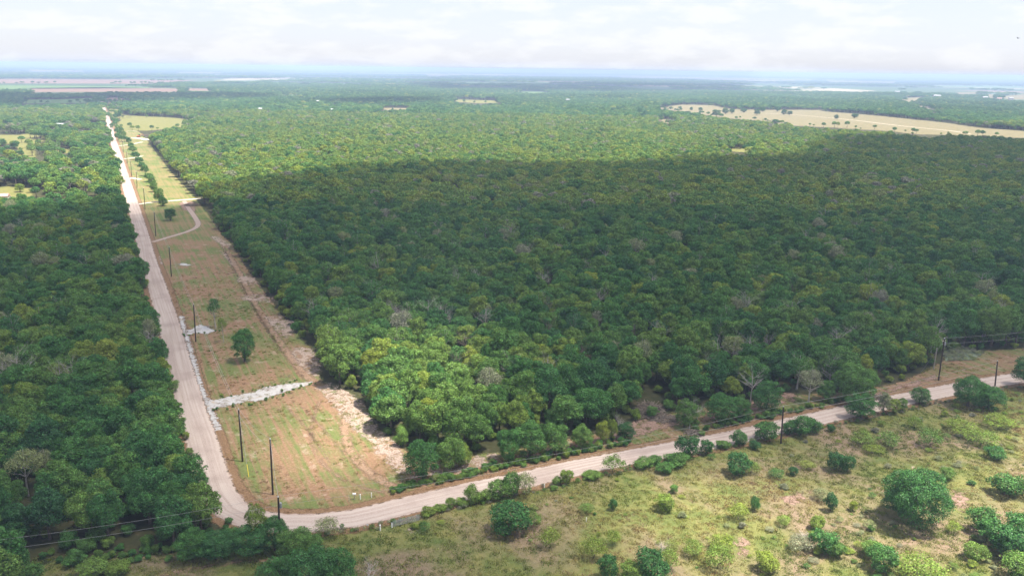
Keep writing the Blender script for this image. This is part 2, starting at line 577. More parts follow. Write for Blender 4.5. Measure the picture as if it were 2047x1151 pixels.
M_STRIP, M_PAST, M_ROAD, M_WASH = strip_mat(), pasture_mat(), road_mat(), wash_mat()
M_SAND = soil_mat('pale_sand', (0.20, 0.135, 0.105), (0.31, 0.24, 0.20), (0.43, 0.36, 0.31), 1.0, 1.5, 0.42, 1.2)
M_RED = soil_mat('red_soil', (0.15, 0.09, 0.07), (0.25, 0.165, 0.13), (0.34, 0.25, 0.21), 0.9, 1.5, 0.6, 1.2)
M_VERGE = soil_mat('dry_brown_verge', (0.10, 0.06, 0.035), (0.19, 0.115, 0.065), (0.27, 0.19, 0.11), 1.2, 0.45, 1.2)
M_CALICHE = soil_mat('white_caliche', (0.45, 0.38, 0.31), (0.55, 0.48, 0.41), (0.62, 0.56, 0.5), 0.8, 0.25, 1.5)
M_TRACK = soil_mat('dirt_track', (0.25, 0.18, 0.15), (0.33, 0.26, 0.225), (0.40, 0.33, 0.29), 1.2, 0.3, 1.3)
M_WORN = soil_mat('worn_soil', (0.16, 0.095, 0.06), (0.25, 0.165, 0.11), (0.35, 0.26, 0.19), 0.9, 0.5, 0.55, 0.9)
M_SAGE = soil_mat('silvery_weeds', (0.09, 0.12, 0.07), (0.16, 0.2, 0.14), (0.24, 0.27, 0.2), 1.2, 0.5, 1.2)
M_DRYF = soil_mat('dry_field', (0.10, 0.10, 0.045), (0.17, 0.145, 0.08), (0.225, 0.175, 0.11), 0.05, 7, 2.0, 0.15)
M_GRNF = soil_mat('green_field', (0.07, 0.13, 0.04), (0.10, 0.16, 0.055), (0.14, 0.19, 0.08), 0.05, 6, 2.0, 0.15)
M_PINKF = soil_mat('ploughed_field', (0.14, 0.09, 0.07), (0.18, 0.12, 0.09), (0.22, 0.15, 0.12), 0.05, 6, 2.0, 0.15)
M_YELF = soil_mat('yellow_meadow', (0.10, 0.115, 0.035), (0.155, 0.15, 0.05), (0.21, 0.18, 0.085), 0.12, 3, 2.0, 0.4)

# --- the open country (no wood): edge of woods surveyed from the photograph
OPEN_MAIN = [(203, 222), (209, 239), (219, 274), (231, 322), (244, 364), (252, 413), (262, 461), (272, 500), (287, 560), (303, 620), (320, 680), (336, 740), (352, 800),
             (370, 860), (392, 920), (412, 965), (428, 1010), (438, 1050), (400, 1090), (330, 1104), (250, 1113), (150, 1118), (70, 1108), (40, 1180), (-150, 1400),
             (2500, 1400), (2500, 660), (2200, 682), (2047, 696), (1960, 700), (1900, 704), (1878, 724), (1840, 745), (1790, 765), (1700, 782), (1590, 788),
             (1470, 806), (1400, 813), (1290, 836), (1180, 868), (1080, 884), (980, 904), (900, 916), (850, 925), (815, 900), (770, 868), (749, 845), (735, 812), (700, 785),
             (650, 766), (637, 708), (591, 663), (545, 601), (496, 538), (464, 485), (447, 472), (419, 430), (392, 395), (349, 350), (321, 315), (298, 284),
             (284, 268), (275, 261), (287, 256), (305, 248), (344, 246), (368, 250), (370, 240), (319, 235), (246, 232), (236, 222), (225, 205), (215, 200)]
open_main = G(OPEN_MAIN)
PAST = [(440, 1050), (520, 1078), (640, 1064), (760, 1048), (900, 1013), (1100, 972), (1340, 912), (1700, 842), (2010, 776), (2300, 730), (2500, 700),
        (2500, 1400), (-150, 1400), (40, 1180), (70, 1108), (150, 1116), (250, 1111), (330, 1102), (400, 1090)]
STRIP = [(222, 240), (231, 274), (246, 313), (262, 356), (281, 413), (299, 467), (316, 521), (335, 571), (352, 618), (368, 665), (382, 712), (397, 760), (415, 816),
         (436, 868), (456, 928), (474, 975), (497, 1006), (527, 1020), (570, 1026), (626, 1026), (700, 1018), (784, 998), (923, 966),
         (1027, 945), (1166, 915), (1354, 880), (1451, 862), (1562, 837), (1694, 808), (1774, 791), (1896, 767), (1955, 756), (2047, 742), (2400, 690), (2400, 670)] + OPEN_MAIN[27:56] + \
        [(447, 472), (419, 430), (392, 395), (349, 350), (321, 315), (298, 284), (284, 268), (275, 261), (260, 248)]
patch('clearing', STRIP, 4.0, 0.02, M_STRIP, 4)
patch('pasture', PAST, 4.0, 0.022, M_PAST, 4)

def px_ribbon(name, pts, width, z, mat, step=2.5, **kw):
    return ribbon(name, resample(G(pts), step), width, z, mat, **kw)
ribbon('verge', rin - nrm_r * 0.6, 2.6, 0.045, M_VERGE)
ribbon('verge', rout[40:] + nrm_r[40:] * 0.5, 2.6, 0.045, M_VERGE)
ribbon('gravel_road', rc, RW, 0.08, M_ROAD)

for nm, mt, pts in [
    ('sand_patch', M_SAND, [(625, 772), (660, 764), (705, 787), (738, 815), (752, 850), (802, 892), (832, 955), (795, 955), (755, 905), (720, 872), (690, 840), (655, 802)]),
    ('sand_patch', M_SAND, [(528, 633), (560, 630), (591, 643), (593, 664), (573, 676), (549, 664), (535, 648)]),
    ('sand_patch', M_SAND, [(578, 697), (610, 692), (636, 704), (643, 756), (617, 750), (591, 725)]),
    ('sand_patch', M_SAND, [(478, 595), (514, 586), (538, 591), (546, 607), (514, 602), (490, 602)]),
    ('sand_patch', M_SAND, [(415, 470), (440, 474), (464, 488), (459, 499), (431, 484)]),
    ('sand_patch', M_SAND, [(478, 550), (508, 553), (518, 563), (504, 572), (470, 562)]),
    ('sand_patch', M_SAND, [(438, 500), (452, 505), (474, 530), (464, 532), (448, 515)]),
    ('sand_patch', M_SAND, [(838, 948), (900, 926), (980, 905), (1012, 912), (960, 936), (865, 958)]),
    ('bare_soil', M_RED, [(1170, 880), (1230, 855), (1290, 833), (1345, 829), (1400, 813), (1425, 820), (1350, 852), (1260, 877), (1172, 893)]),
    ('bare_soil', M_RED, [(1478, 803), (1530, 789), (1590, 783), (1592, 802), (1530, 817), (1480, 828)]),
    ('bare_soil', M_RED, [(1655, 805), (1740, 786), (1800, 770), (1870, 748), (1880, 758), (1790, 781), (1700, 803)]),
    ('bare_soil', M_RED, [(1000, 922), (1080, 902), (1180, 882), (1192, 893), (1090, 916), (1010, 936)]),
    ('bare_soil', M_RED, [(1400, 826), (1480, 812), (1485, 828), (1405, 845)]),
    ('bare_soil', M_RED, [(534, 586), (548, 592), (556, 606), (545, 606)]),
    ('bare_soil', M_RED, [(828, 372), (860, 370), (905, 388), (932, 398), (932, 408), (895, 400), (855, 388)]),
    ('bare_soil', M_RED, [(1565, 985), (1605, 985), (1612, 1005), (1580, 1015), (1560, 1003)]),
    ('bare_soil', M_RED, [(1462, 1070), (1488, 1062), (1500, 1090), (1490, 1120), (1468, 1110)]),
    ('bare_soil', M_RED, [(1890, 980), (1930, 985), (1945, 1010), (1920, 1030), (1900, 1010)]),
    ('sand_patch', M_SAND, [(810, 1055), (828, 1052), (832, 1066), (812, 1068)]),
    ('bare_soil', M_RED, [(355, 405), (390, 402), (392, 425), (365, 420)]),
    ('weed_patch', M_SAGE, [(1884, 699), (1925, 694), (1970, 706), (1944, 720), (1888, 722)]),
]:
    patch(nm, pts, 1.5, 0.05, mt, 4.0)
for ln_, w_ in (([(452, 500), (478, 545), (512, 610), (556, 680), (606, 745), (630, 765)], 3.4), ([(440, 480), (462, 530), (492, 590), (528, 650), (560, 700)], 1.6),
                ([(700, 800), (690, 850), (700, 900), (740, 945), (790, 975)], 3.2), ([(640, 800), (622, 860), (640, 920), (700, 965), (770, 985)], 1.6),
                ([(600, 810), (640, 850), (690, 910)], 1.2), ([(575, 815), (615, 860), (660, 925)], 1.2)):
    px_ribbon('worn_track', ln_, w_, 0.047, M_WORN)
px_ribbon('dirt_track', [(368, 402), (378, 418), (388, 432), (396, 449), (380, 461), (335, 475), (305, 484)], 3.2, 0.055, M_TRACK)
px_ribbon('driveway', [(272, 409), (310, 404), (350, 401), (402, 397)], 3.6, 0.065, M_CALICHE)
px_ribbon('driveway', [(247, 318), (270, 315), (285, 312)], 3.4, 0.06, M_CALICHE)
px_ribbon('driveway', [(252, 360), (262, 356), (280, 359)], 4.5, 0.06, M_CALICHE)
px_ribbon('driveway', [(236, 292), (260, 289), (285, 284)], 3.4, 0.06, M_CALICHE)
px_ribbon('driveway', [(262, 276), (280, 277), (296, 280)], 9, 0.06, M_CALICHE)
px_ribbon('driveway', [(253, 262), (265, 262), (275, 263)], 3, 0.06, M_CALICHE)
px_ribbon('worn_track', [(700, 1112), (560, 1118), (430, 1128), (330, 1150), (250, 1180)], 1.8, 0.055, M_WORN)
# ditch and puddles
px_ribbon('ditch_silt', [(362, 632), (368, 660), (379, 695), (391, 738), (401, 775), (414, 803), (427, 835), (436, 860)], 1.7, 0.058, M_WASH, 1.5)
for pts in ([(366, 662), (386, 656), (400, 648), (418, 654), (432, 660), (417, 668), (389, 666), (368, 672)],
            [(408, 795), (425, 800), (463, 791), (503, 784), (519, 777), (537, 771), (603, 764), (627, 761), (627, 766), (598, 775), (566, 785), (539, 795), (515, 803), (499, 801), (469, 809), (440, 816), (415, 818)],
            [(352, 528), (368, 526), (386, 530), (370, 532)], [(317, 513), (320, 512), (325, 531), (321, 530)]):
    patch('puddle', pts, 0.8, 0.06, M_WASH, 1.2)

# --- fields beyond
FIELDS = [
    ('meadow', M_YELF, [(232, 262), (300, 262), (380, 254), (372, 238), (319, 234), (246, 231), (224, 236)]),
    ('meadow', M_YELF, [(217, 224), (214, 205), (226, 204), (240, 222), (250, 232), (226, 237)]),
    ('dry_field', M_DRYF, [(1309, 217), (1360, 209), (1427, 211), (1462, 218), (1535, 220), (1642, 220), (1650, 223), (1765, 232), (1870, 243), (1975, 257), (2060, 263), (2500, 300), (2500, 318), (2060, 277), (1950, 273), (1880, 270),
                          (1830, 270), (1780, 263), (1680, 257), (1556, 250), (1530, 243), (1440, 236), (1415, 232), (1340, 221)]),
    ('meadow', M_YELF, [(1448, 296), (1480, 295), (1530, 303), (1500, 306), (1455, 303)]),
    ('meadow', M_YELF, [(-80, 271), (0, 270), (30, 270), (55, 268), (98, 268), (93, 280), (72, 292), (76, 314), (50, 317), (35, 302), (22, 288), (-80, 290)]),
    ('meadow', M_YELF, [(8, 372), (65, 376), (74, 402), (40, 410), (-20, 408), (-30, 380)]),
    ('meadow', M_YELF, [(72, 516), (90, 512), (124, 512), (120, 524), (85, 531)]),
    ('meadow', M_YELF, [(105, 300), (140, 296), (150, 304), (120, 309)]),
    ('meadow', M_YELF, [(0, 336), (30, 333), (42, 342), (10, 348)]),
    ('meadow', M_YELF, [(140, 350), (172, 348), (176, 358), (148, 361)]),
    ('meadow', M_YELF, [(90, 408), (130, 404), (140, 415), (100, 420)]),
    ('meadow', M_YELF, [(28, 455), (46, 453), (48, 464), (32, 466)]),
    ('ploughed_field', M_PINKF, [(59, 176.5), (200, 175), (358, 177.5), (356, 184), (62, 184.5)]),
    ('ploughed_field', M_PINKF, [(-100, 159), (60, 158), (400, 160.5), (300, 168), (-100, 167)]),
    ('ploughed_field', M_PINKF, [(195, 195), (262, 196), (225, 204), (205, 203)]),
    ('green_field', M_GRNF, [(-60, 172), (7, 171), (302, 174), (300, 177), (60, 178), (-60, 181)]),
    ('green_field', M_GRNF, [(40, 200), (120, 199), (190, 196), (185, 206), (40, 208)]),
    ('ploughed_field', M_PINKF, [(368, 177), (424, 178), (424, 182), (368, 182)]),
    ('green_field', M_GRNF, [(540, 188), (580, 189), (620, 191.5), (585, 192)]),
    ('green_field', M_GRNF, [(1024, 183), (1065, 182.5), (1104, 185), (1065, 188)]),
    ('meadow', M_YELF, [(903, 199), (990, 201), (1000, 206), (960, 207), (905, 204)]),
    ('dry_field', M_DRYF, [(760, 216), (822, 216), (820, 222), (765, 221)]),
    ('dry_field', M_DRYF, [(655, 211), (672, 211), (667, 218), (658, 217)]),
    ('dry_field', M_DRYF, [(395, 230), (413, 230), (411, 243), (399, 243)]),
    ('dry_field', M_DRYF, [(1796, 197), (1848, 194), (1834, 206), (1809, 205)]),
    ('dry_field', M_DRYF, [(1830, 206), (1845, 211), (1886, 227), (1878, 229), (1835, 214)]),
    ('dry_field', M_DRYF, [(1886, 186), (1902, 185), (1900, 191), (1888, 190)]),
    ('dry_field', M_DRYF, [(1910, 185), (1956, 184.5), (1958, 188), (1912, 188.5)]),
    ('dry_field', M_DRYF, [(1965, 189), (1992, 189), (1992, 197), (1978, 196)]),
    ('dry_field', M_DRYF, [(1996, 193), (2080, 186), (2080, 200), (2010, 199)]),
    ('dry_field', M_DRYF, [(1640, 160), (1720, 158), (1795, 163), (1790, 167), (1660, 165)]),
    ('dry_field', M_DRYF, [(1235, 151), (1340, 152), (1330, 157), (1240, 156)]),
    ('dry_field', M_DRYF, [(835, 146), (900, 145), (925, 151), (860, 153)]),
    ('dry_field', M_DRYF, [(1310, 155), (1500, 158), (1640, 162), (1500, 163)]),
    ('green_field', M_GRNF, [(1850, 171), (2100, 172), (2100, 178), (1900, 175)]),
    ('ploughed_field', M_PINKF, [(60, 139.5), (170, 140), (165, 144), (50, 143)]),
    ('dry_field', M_DRYF, [(360, 144), (450, 145), (440, 148), (350, 147)]),
    ('dry_field', M_DRYF, [(1100, 221), (1160, 224), (1150, 229), (1105, 226)]) if False else ('dry_field', M_DRYF, [(1310, 236), (1345, 240), (1352, 249), (1320, 246)]),
]
field_polys = []
for nm, mt, pts in FIELDS:
    pl = G(pts)
    field_polys.append(pl)
    sz = (pl.max(0) - pl.min(0)).max()
    dd = np.hypot(*pl.mean(0))
    patch(nm, None, max(2.0, sz / 90), 0.03 if dd < 900 else 0.12, mt, min(max(3.0, sz / 30), 25), poly=pl)
px_ribbon('dirt_track', [(1530, 227), (1600, 231), (1700, 240), (1800, 252), (1900, 262), (1940, 268)], 4, 0.2, M_CALICHE, 20)

# ------------------------------------------------------------------ plant meshes
def unit(a):
    return a / (np.linalg.norm(a, axis=-1, keepdims=True) + 1e-9)

def leaf_quads(P, N, size, r):
    n = len(P)
    a = unit(np.cross(N, unit(r.normal(size=(n, 3)))))
    b = np.cross(N, a)
    s = size * r.uniform(0.65, 1.35, (n, 1))
    w = s * r.uniform(0.5, 0.85, (n, 1))
    c = [P - a * s * 0.5 - b * w * 0.2, P + b * -w * 0.5, P + a * s * 0.5, P + b * w * 0.5 + N * s * 0.12]
    V = np.stack(c, 1).reshape(-1, 3)
    return V, np.arange(n * 4).reshape(-1, 4)

def crown_mesh(name, seed, low=False, R=3.9, z0=2.6, z1=9.6, nl=16, leaf=0.34, nq=5200, lr=(1.0, 1.9), flat=0.75, jitter=0.1):
    r = np.random.default_rng(seed)
    C, Rr = [], []
    zc, hz = (z0 + z1) / 2, (z1 - z0) / 2
    for i in range(nl):
        rad = r.uniform(*lr)
        d = unit(r.normal(size=3))
        d[2] = r.uniform(-1, 0.95) if low else abs(d[2]) * 1.1 - 0.35
        d = unit(d)
        k = r.uniform(0.55, 1.0)
        C.append([d[0] * (R - rad) * k, d[1] * (R - rad) * k, zc + d[2] * (hz - rad * flat) * r.uniform(0.7, 1.0)])
        Rr.append(rad)
    C.append([0, 0, zc])
    Rr.append(min(R, hz) * 0.6)
    C, Rr = np.array(C), np.array(Rr)
    prob = Rr ** 2 / (Rr ** 2).sum()
    m = nq * 3
    li = r.choice(len(Rr), m, p=prob)
    d = unit(r.normal(size=(m, 3)))
    d[:, 2] = np.where((d[:, 2] < -0.1) & (r.random(m) < 0.65), -d[:, 2], d[:, 2])
    rr = Rr[li][:, None] * (1 + r.normal(size=(m, 1)) * jitter)
    P = C[li] + d * rr * np.array([1, 1, flat])
    keep = np.ones(m, bool)
    for j in range(len(Rr)):
        q = (P - C[j]) / np.array([1, 1, flat])
        keep &= ~((np.linalg.norm(q, axis=1) < Rr[j] * 0.8) & (li != j))
    P, d = P[keep][:nq], d[keep][:nq]
    # ragged notches
    P += r.normal(size=P.shape) * 0.06 * leaf / 0.34
    N = unit(d + 0.75 * unit(r.normal(size=P.shape)))
    V, Fq = leaf_quads(P, N, leaf, r)
    return V, Fq

def trunk_geo(seed, H=7.0, r0=0.22, lean=0.3, nl=6, spread=2.2, zfork=0.35, sub=0, ns=6):
    r = random.Random(seed)
    mb = MB()
    def branch(p, d, ln, rad, depth):
        pts, rads = [np.array(p)], [rad]
        q = np.array(p, float)
        dd = np.array(d, float)
        k = 4
        for i in range(k):
            dd = unit(dd + np.array([r.uniform(-.3, .3), r.uniform(-.3, .3), r.uniform(-.12, .2)]))
            q = q + dd * ln / k
            pts.append(q.copy())
            rads.append(rad * (1 - 0.75 * (i + 1) / k))
        mb.tube(pts, rads, ns if depth < 1 else max(3, ns - 2), cap=False)
        if depth < sub:
            for i in range(3):
                kk = r.choice([1, 2, 3])
                a = r.uniform(0, 6.28)
                nd = unit(dd + 0.9 * np.array([math.cos(a), math.sin(a), r.uniform(-.2, .5)]))
                branch(pts[kk], nd, ln * r.uniform(.45, .7), rads[kk] * .75, depth + 1)
    top = np.array([r.uniform(-lean, lean), r.uniform(-lean, lean), H])
    pts = [np.array([0, 0, -0.15]), top * 0.25 + np.array([r.uniform(-.15, .15), r.uniform(-.15, .15), 0]), top * 0.6 + np.array([r.uniform(-.3, .3), r.uniform(-.3, .3), 0]), top]
    mb.tube(pts, [r0 * 1.35, r0, r0 * 0.65, r0 * 0.2], ns, cap=False)
    trunkn = (list(mb.v), list(mb.f))
    lb = MB()
    mb = lb
    for i in range(nl):
        a = 6.28 * i / nl + r.uniform(-.4, .4)
        zf = r.uniform(zfork, 0.85)
        p = top * zf + np.array([0, 0, 0])
        branch(p, unit(np.array([math.cos(a), math.sin(a), r.uniform(.4, 1.1)])), spread * r.uniform(.8, 1.3), r0 * 0.5 * (1.2 - zf), 0)
    return trunkn, (lb.v, lb.f)

def nump(v, f):
    return np.array(v, float).reshape(-1, 3), [tuple(x) for x in f]

class Proto:
    pass
HI, MID, SHR, DEAD, FEA = [], [], [], [], []
def make_proto(lst, name, seed, crown_kw, trunk_kw, bark=None):
    pr = Proto()
    V, Fq = crown_mesh(name, seed, **crown_kw)
    pr.crown = mesh_from(name + '_crown', V, Fq, [M_LEAF])
    (tv, tf), (lv, lf) = trunk_geo(seed + 50, **trunk_kw)
    b = len(tv)
    allv = list(tv) + list(lv)
    allf = list(tf) + [tuple(i + b for i in f) for f in lf]
    bark = bark or M_BARK
    pr.trunk = mesh_from(name + '_trunk', allv, allf, [bark])
    # joined version for the mass of the wood
    VV = np.concatenate([V, np.array(allv)])
    ff = [tuple(x) for x in Fq.tolist()] + [tuple(i + len(V) for i in f) for f in allf]
    me = mesh_from(name, VV, ff, [M_LEAF, bark], [0] * len(Fq) + [1] * len(allf))
    pr.obj = bpy.data.objects.new(name + '_source', me)      # never linked: only instanced
    lst.append(pr)
    return pr
for i in range(6):
    make_proto(HI, 'oak', 100 + i, dict(jitter=0.13, R=3.7 + 0.25 * (i % 3), z0=0.7, z1=9.2 + 0.3 * (i % 2), nl=30 + 3 * i, lr=(0.42, 1.35), leaf=0.28, nq=8200, flat=0.85), dict(H=7.2, nl=6, spread=2.6))
for i in range(2):      # thin crowned, half dead
    make_proto(HI, 'thin_oak', 170 + i, dict(jitter=0.3, R=3.5, z0=2.5, z1=9.4, nl=30, lr=(0.5, 1.1), leaf=0.26, nq=2600, flat=0.8), dict(H=9.0, nl=12, spread=3.0, sub=1, zfork=0.25, r0=0.17), bark=M_DEAD)
for i in range(4):
    make_proto(MID, 'oak_far', 200 + i, dict(R=3.8, z1=9.2, nl=22, leaf=0.6, nq=1300, jitter=0.12, lr=(0.8, 1.6)), dict(H=6.5, nl=0, ns=4))
LOW = []
for i in range(4):
    make_proto(LOW, 'open_oak', 150 + i, dict(low=True, R=3.7, z0=0.1, z1=9.2, nl=30, lr=(0.55, 1.4), leaf=0.2, nq=14000, flat=0.85, jitter=0.16), dict(H=7.0, nl=6, spread=2.4))
BIG = []
for i in range(2):
    make_proto(BIG, 'great_oak', 190 + i, dict(low=True, R=6.6, z0=0.1, z1=11.4, nl=36, lr=(1.0, 2.2), leaf=0.23, nq=30000, flat=0.85, jitter=0.12), dict(H=8.5, r0=0.4, nl=9, spread=4.6, sub=1))
for i in range(4):      # low dense shrub, unit about 1 m radius
    make_proto(SHR, 'shrub', 300 + i, dict(low=True, R=1.08, z0=0.0, z1=1.9, nl=19, leaf=0.10, nq=3600, jitter=0.22, lr=(0.13, 0.42), flat=0.95), dict(H=1.2, r0=0.05, lean=0.1, nl=4, spread=0.7))
for i in range(3):      # feathery mesquite, looser
    make_proto(FEA, 'mesquite', 400 + i, dict(R=1.05, z0=0.0, z1=1.8, nl=18, leaf=0.085, nq=1900, lr=(0.15, 0.42), flat=0.85, jitter=0.36), dict(H=1.1, r0=0.035, lean=0.15, nl=6, spread=0.85))
for i in range(4):
    pr = Proto()
    (tv, tf), (lv, lf) = trunk_geo(500 + i, H=8.5, r0=0.13, lean=1.0, nl=12, spread=3.2, zfork=0.35, sub=3 if i % 2 else 2, ns=4)
    for mname, mm, tag in (('dead', M_DEAD, 'w'), ('dry', M_DEADB, 'b')):
        b = len(tv)
        me = mesh_from(mname + '_tree', list(tv) + list(lv), list(tf) + [tuple(k + b for k in f) for f in lf], [mm])
        setattr(pr, 'obj_' + tag, bpy.data.objects.new(mname + '_tree_source', me))
        setattr(pr, 'trunk_' + tag, mesh_from('trunk', tv, tf, [mm]))
        setattr(pr, 'limbs_' + tag, mesh_from('branches', lv, lf, [mm]))
    DEAD.append(pr)

def tuft_obj(name, seed, n, h, w, spread):
    r = np.random.default_rng(seed)
    P = np.column_stack([r.normal(size=n) * spread, r.normal(size=n) * spread, np.zeros(n)])
    a = r.uniform(0, 2 * np.pi, n)
    side = np.column_stack([np.cos(a), np.sin(a), np.zeros(n)])
    lean = np.column_stack([r.normal(size=n) * 0.35, r.normal(size=n) * 0.35, np.ones(n)]) * (h * r.uniform(.5, 1.2, n))[:, None]
    ww = w * r.uniform(.6, 1.4, n)[:, None]
    V = np.stack([P - side * ww, P + side * ww, P + lean + side * ww * .3, P + lean - side * ww * .3], 1).reshape(-1, 3)
    me = mesh_from(name, V, np.arange(n * 4).reshape(-1, 4), [M_GRASS])
    return bpy.data.objects.new(name + '_source', me)
TUFTS = [tuft_obj('grass_tuft', 600 + i, 60, 0.26, 0.06, 0.42) for i in range(3)]

def scatter(name, sources, P, scl, rot, idx, tint, **kw):
    n = len(P)
    me = bpy.data.meshes.new(name)
    me.vertices.add(n)
    me.vertices.foreach_set('co', np.asarray(P, np.float32).ravel())
    for nm, ty, arr, key in (('scl', 'FLOAT_VECTOR', scl, 'vector'), ('rotv', 'FLOAT_VECTOR', np.column_stack([np.zeros(n), np.zeros(n), rot]), 'vector'),
                             ('idx', 'INT', idx, 'value'), ('tint', 'FLOAT', tint, 'value')):
        a = me.attributes.new(nm, ty, 'POINT')
        a.data.foreach_set(key, np.ascontiguousarray(arr, dtype=np.int32 if ty == 'INT' else np.float32).ravel())
    o = link(name, me, **kw)
    ng = bpy.data.node_groups.new(name + '_scatter', 'GeometryNodeTree')
    ng.interface.new_socket('Geometry', in_out='INPUT', socket_type='NodeSocketGeometry')
    ng.interface.new_socket('Geometry', in_out='OUTPUT', socket_type='NodeSocketGeometry')
    N = ng.nodes
    gi, go = N.new('NodeGroupInput'), N.new('NodeGroupOutput')
    jn = N.new('GeometryNodeJoinGeometry')
    for s in reversed(sources):
        oi = N.new('GeometryNodeObjectInfo')
        oi.inputs['Object'].default_value = s
        oi.inputs['As Instance'].default_value = True
        ng.links.new(oi.outputs['Geometry'], jn.inputs[0])
    ip = N.new('GeometryNodeInstanceOnPoints')
    ip.inputs['Pick Instance'].default_value = True
    def attr(nm, ty):
        a = N.new('GeometryNodeInputNamedAttribute')
        a.data_type = ty
        a.inputs['Name'].default_value = nm
        return a.outputs['Attribute']
    ng.links.new(gi.outputs[0], ip.inputs['Points'])
    ng.links.new(jn.outputs[0], ip.inputs['Instance'])
    ng.links.new(attr('idx', 'INT'), ip.inputs['Instance Index'])
    e2r = N.new('FunctionNodeEulerToRotation')
    ng.links.new(attr('rotv', 'FLOAT_VECTOR'), e2r.inputs[0])
    ng.links.new(e2r.outputs[0], ip.inputs['Rotation'])
    ng.links.new(attr('scl', 'FLOAT_VECTOR'), ip.inputs['Scale'])
    ng.links.new(ip.outputs[0], go.inputs[0])
    md = o.modifiers.new('scatter', 'NODES')
    md.node_group = ng
    return o

# ------------------------------------------------------------------ individual trees and shrubs
def put_tree(pr, p, h, w, tint, label, group=None, rz=None, name='oak_tree', cat='tree', cm='crown', tm='trunk', base_h=9.4, base_w=7.4):
    e = bpy.data.objects.new(name, None)
    COL.objects.link(e)
    e.empty_display_size = 0.5
    e.location = (p[0], p[1], 0)
    e.rotation_euler = (0, 0, rnd.uniform(0, 6.28) if rz is None else rz)
    e.scale = (w / base_w, w / base_w, h / base_h)
    e['label'] = label
    e['category'] = cat
    if group:
        e['group'] = group
    c = link(cm, pr.crown, e, tint=tint)
    link(tm, pr.trunk, e)
    return e

def put_dead(pr, p, h, w, brown, label, group=None):
    e = bpy.data.objects.new('dead_tree', None)
    COL.objects.link(e)
    e.location = (p[0], p[1], 0)
    e.rotation_euler = (0, 0, rnd.uniform(0, 6.28))
    e.scale = (w / 7.0, w / 7.0, h / 10.0)
    e['label'] = label
    e['category'] = 'dead tree'
    if group:
        e['group'] = group
    tg = 'b' if brown else 'w'
    link('trunk', getattr(pr, 'trunk_' + tg), e)
    link('branches', getattr(pr, 'limbs_' + tg), e)

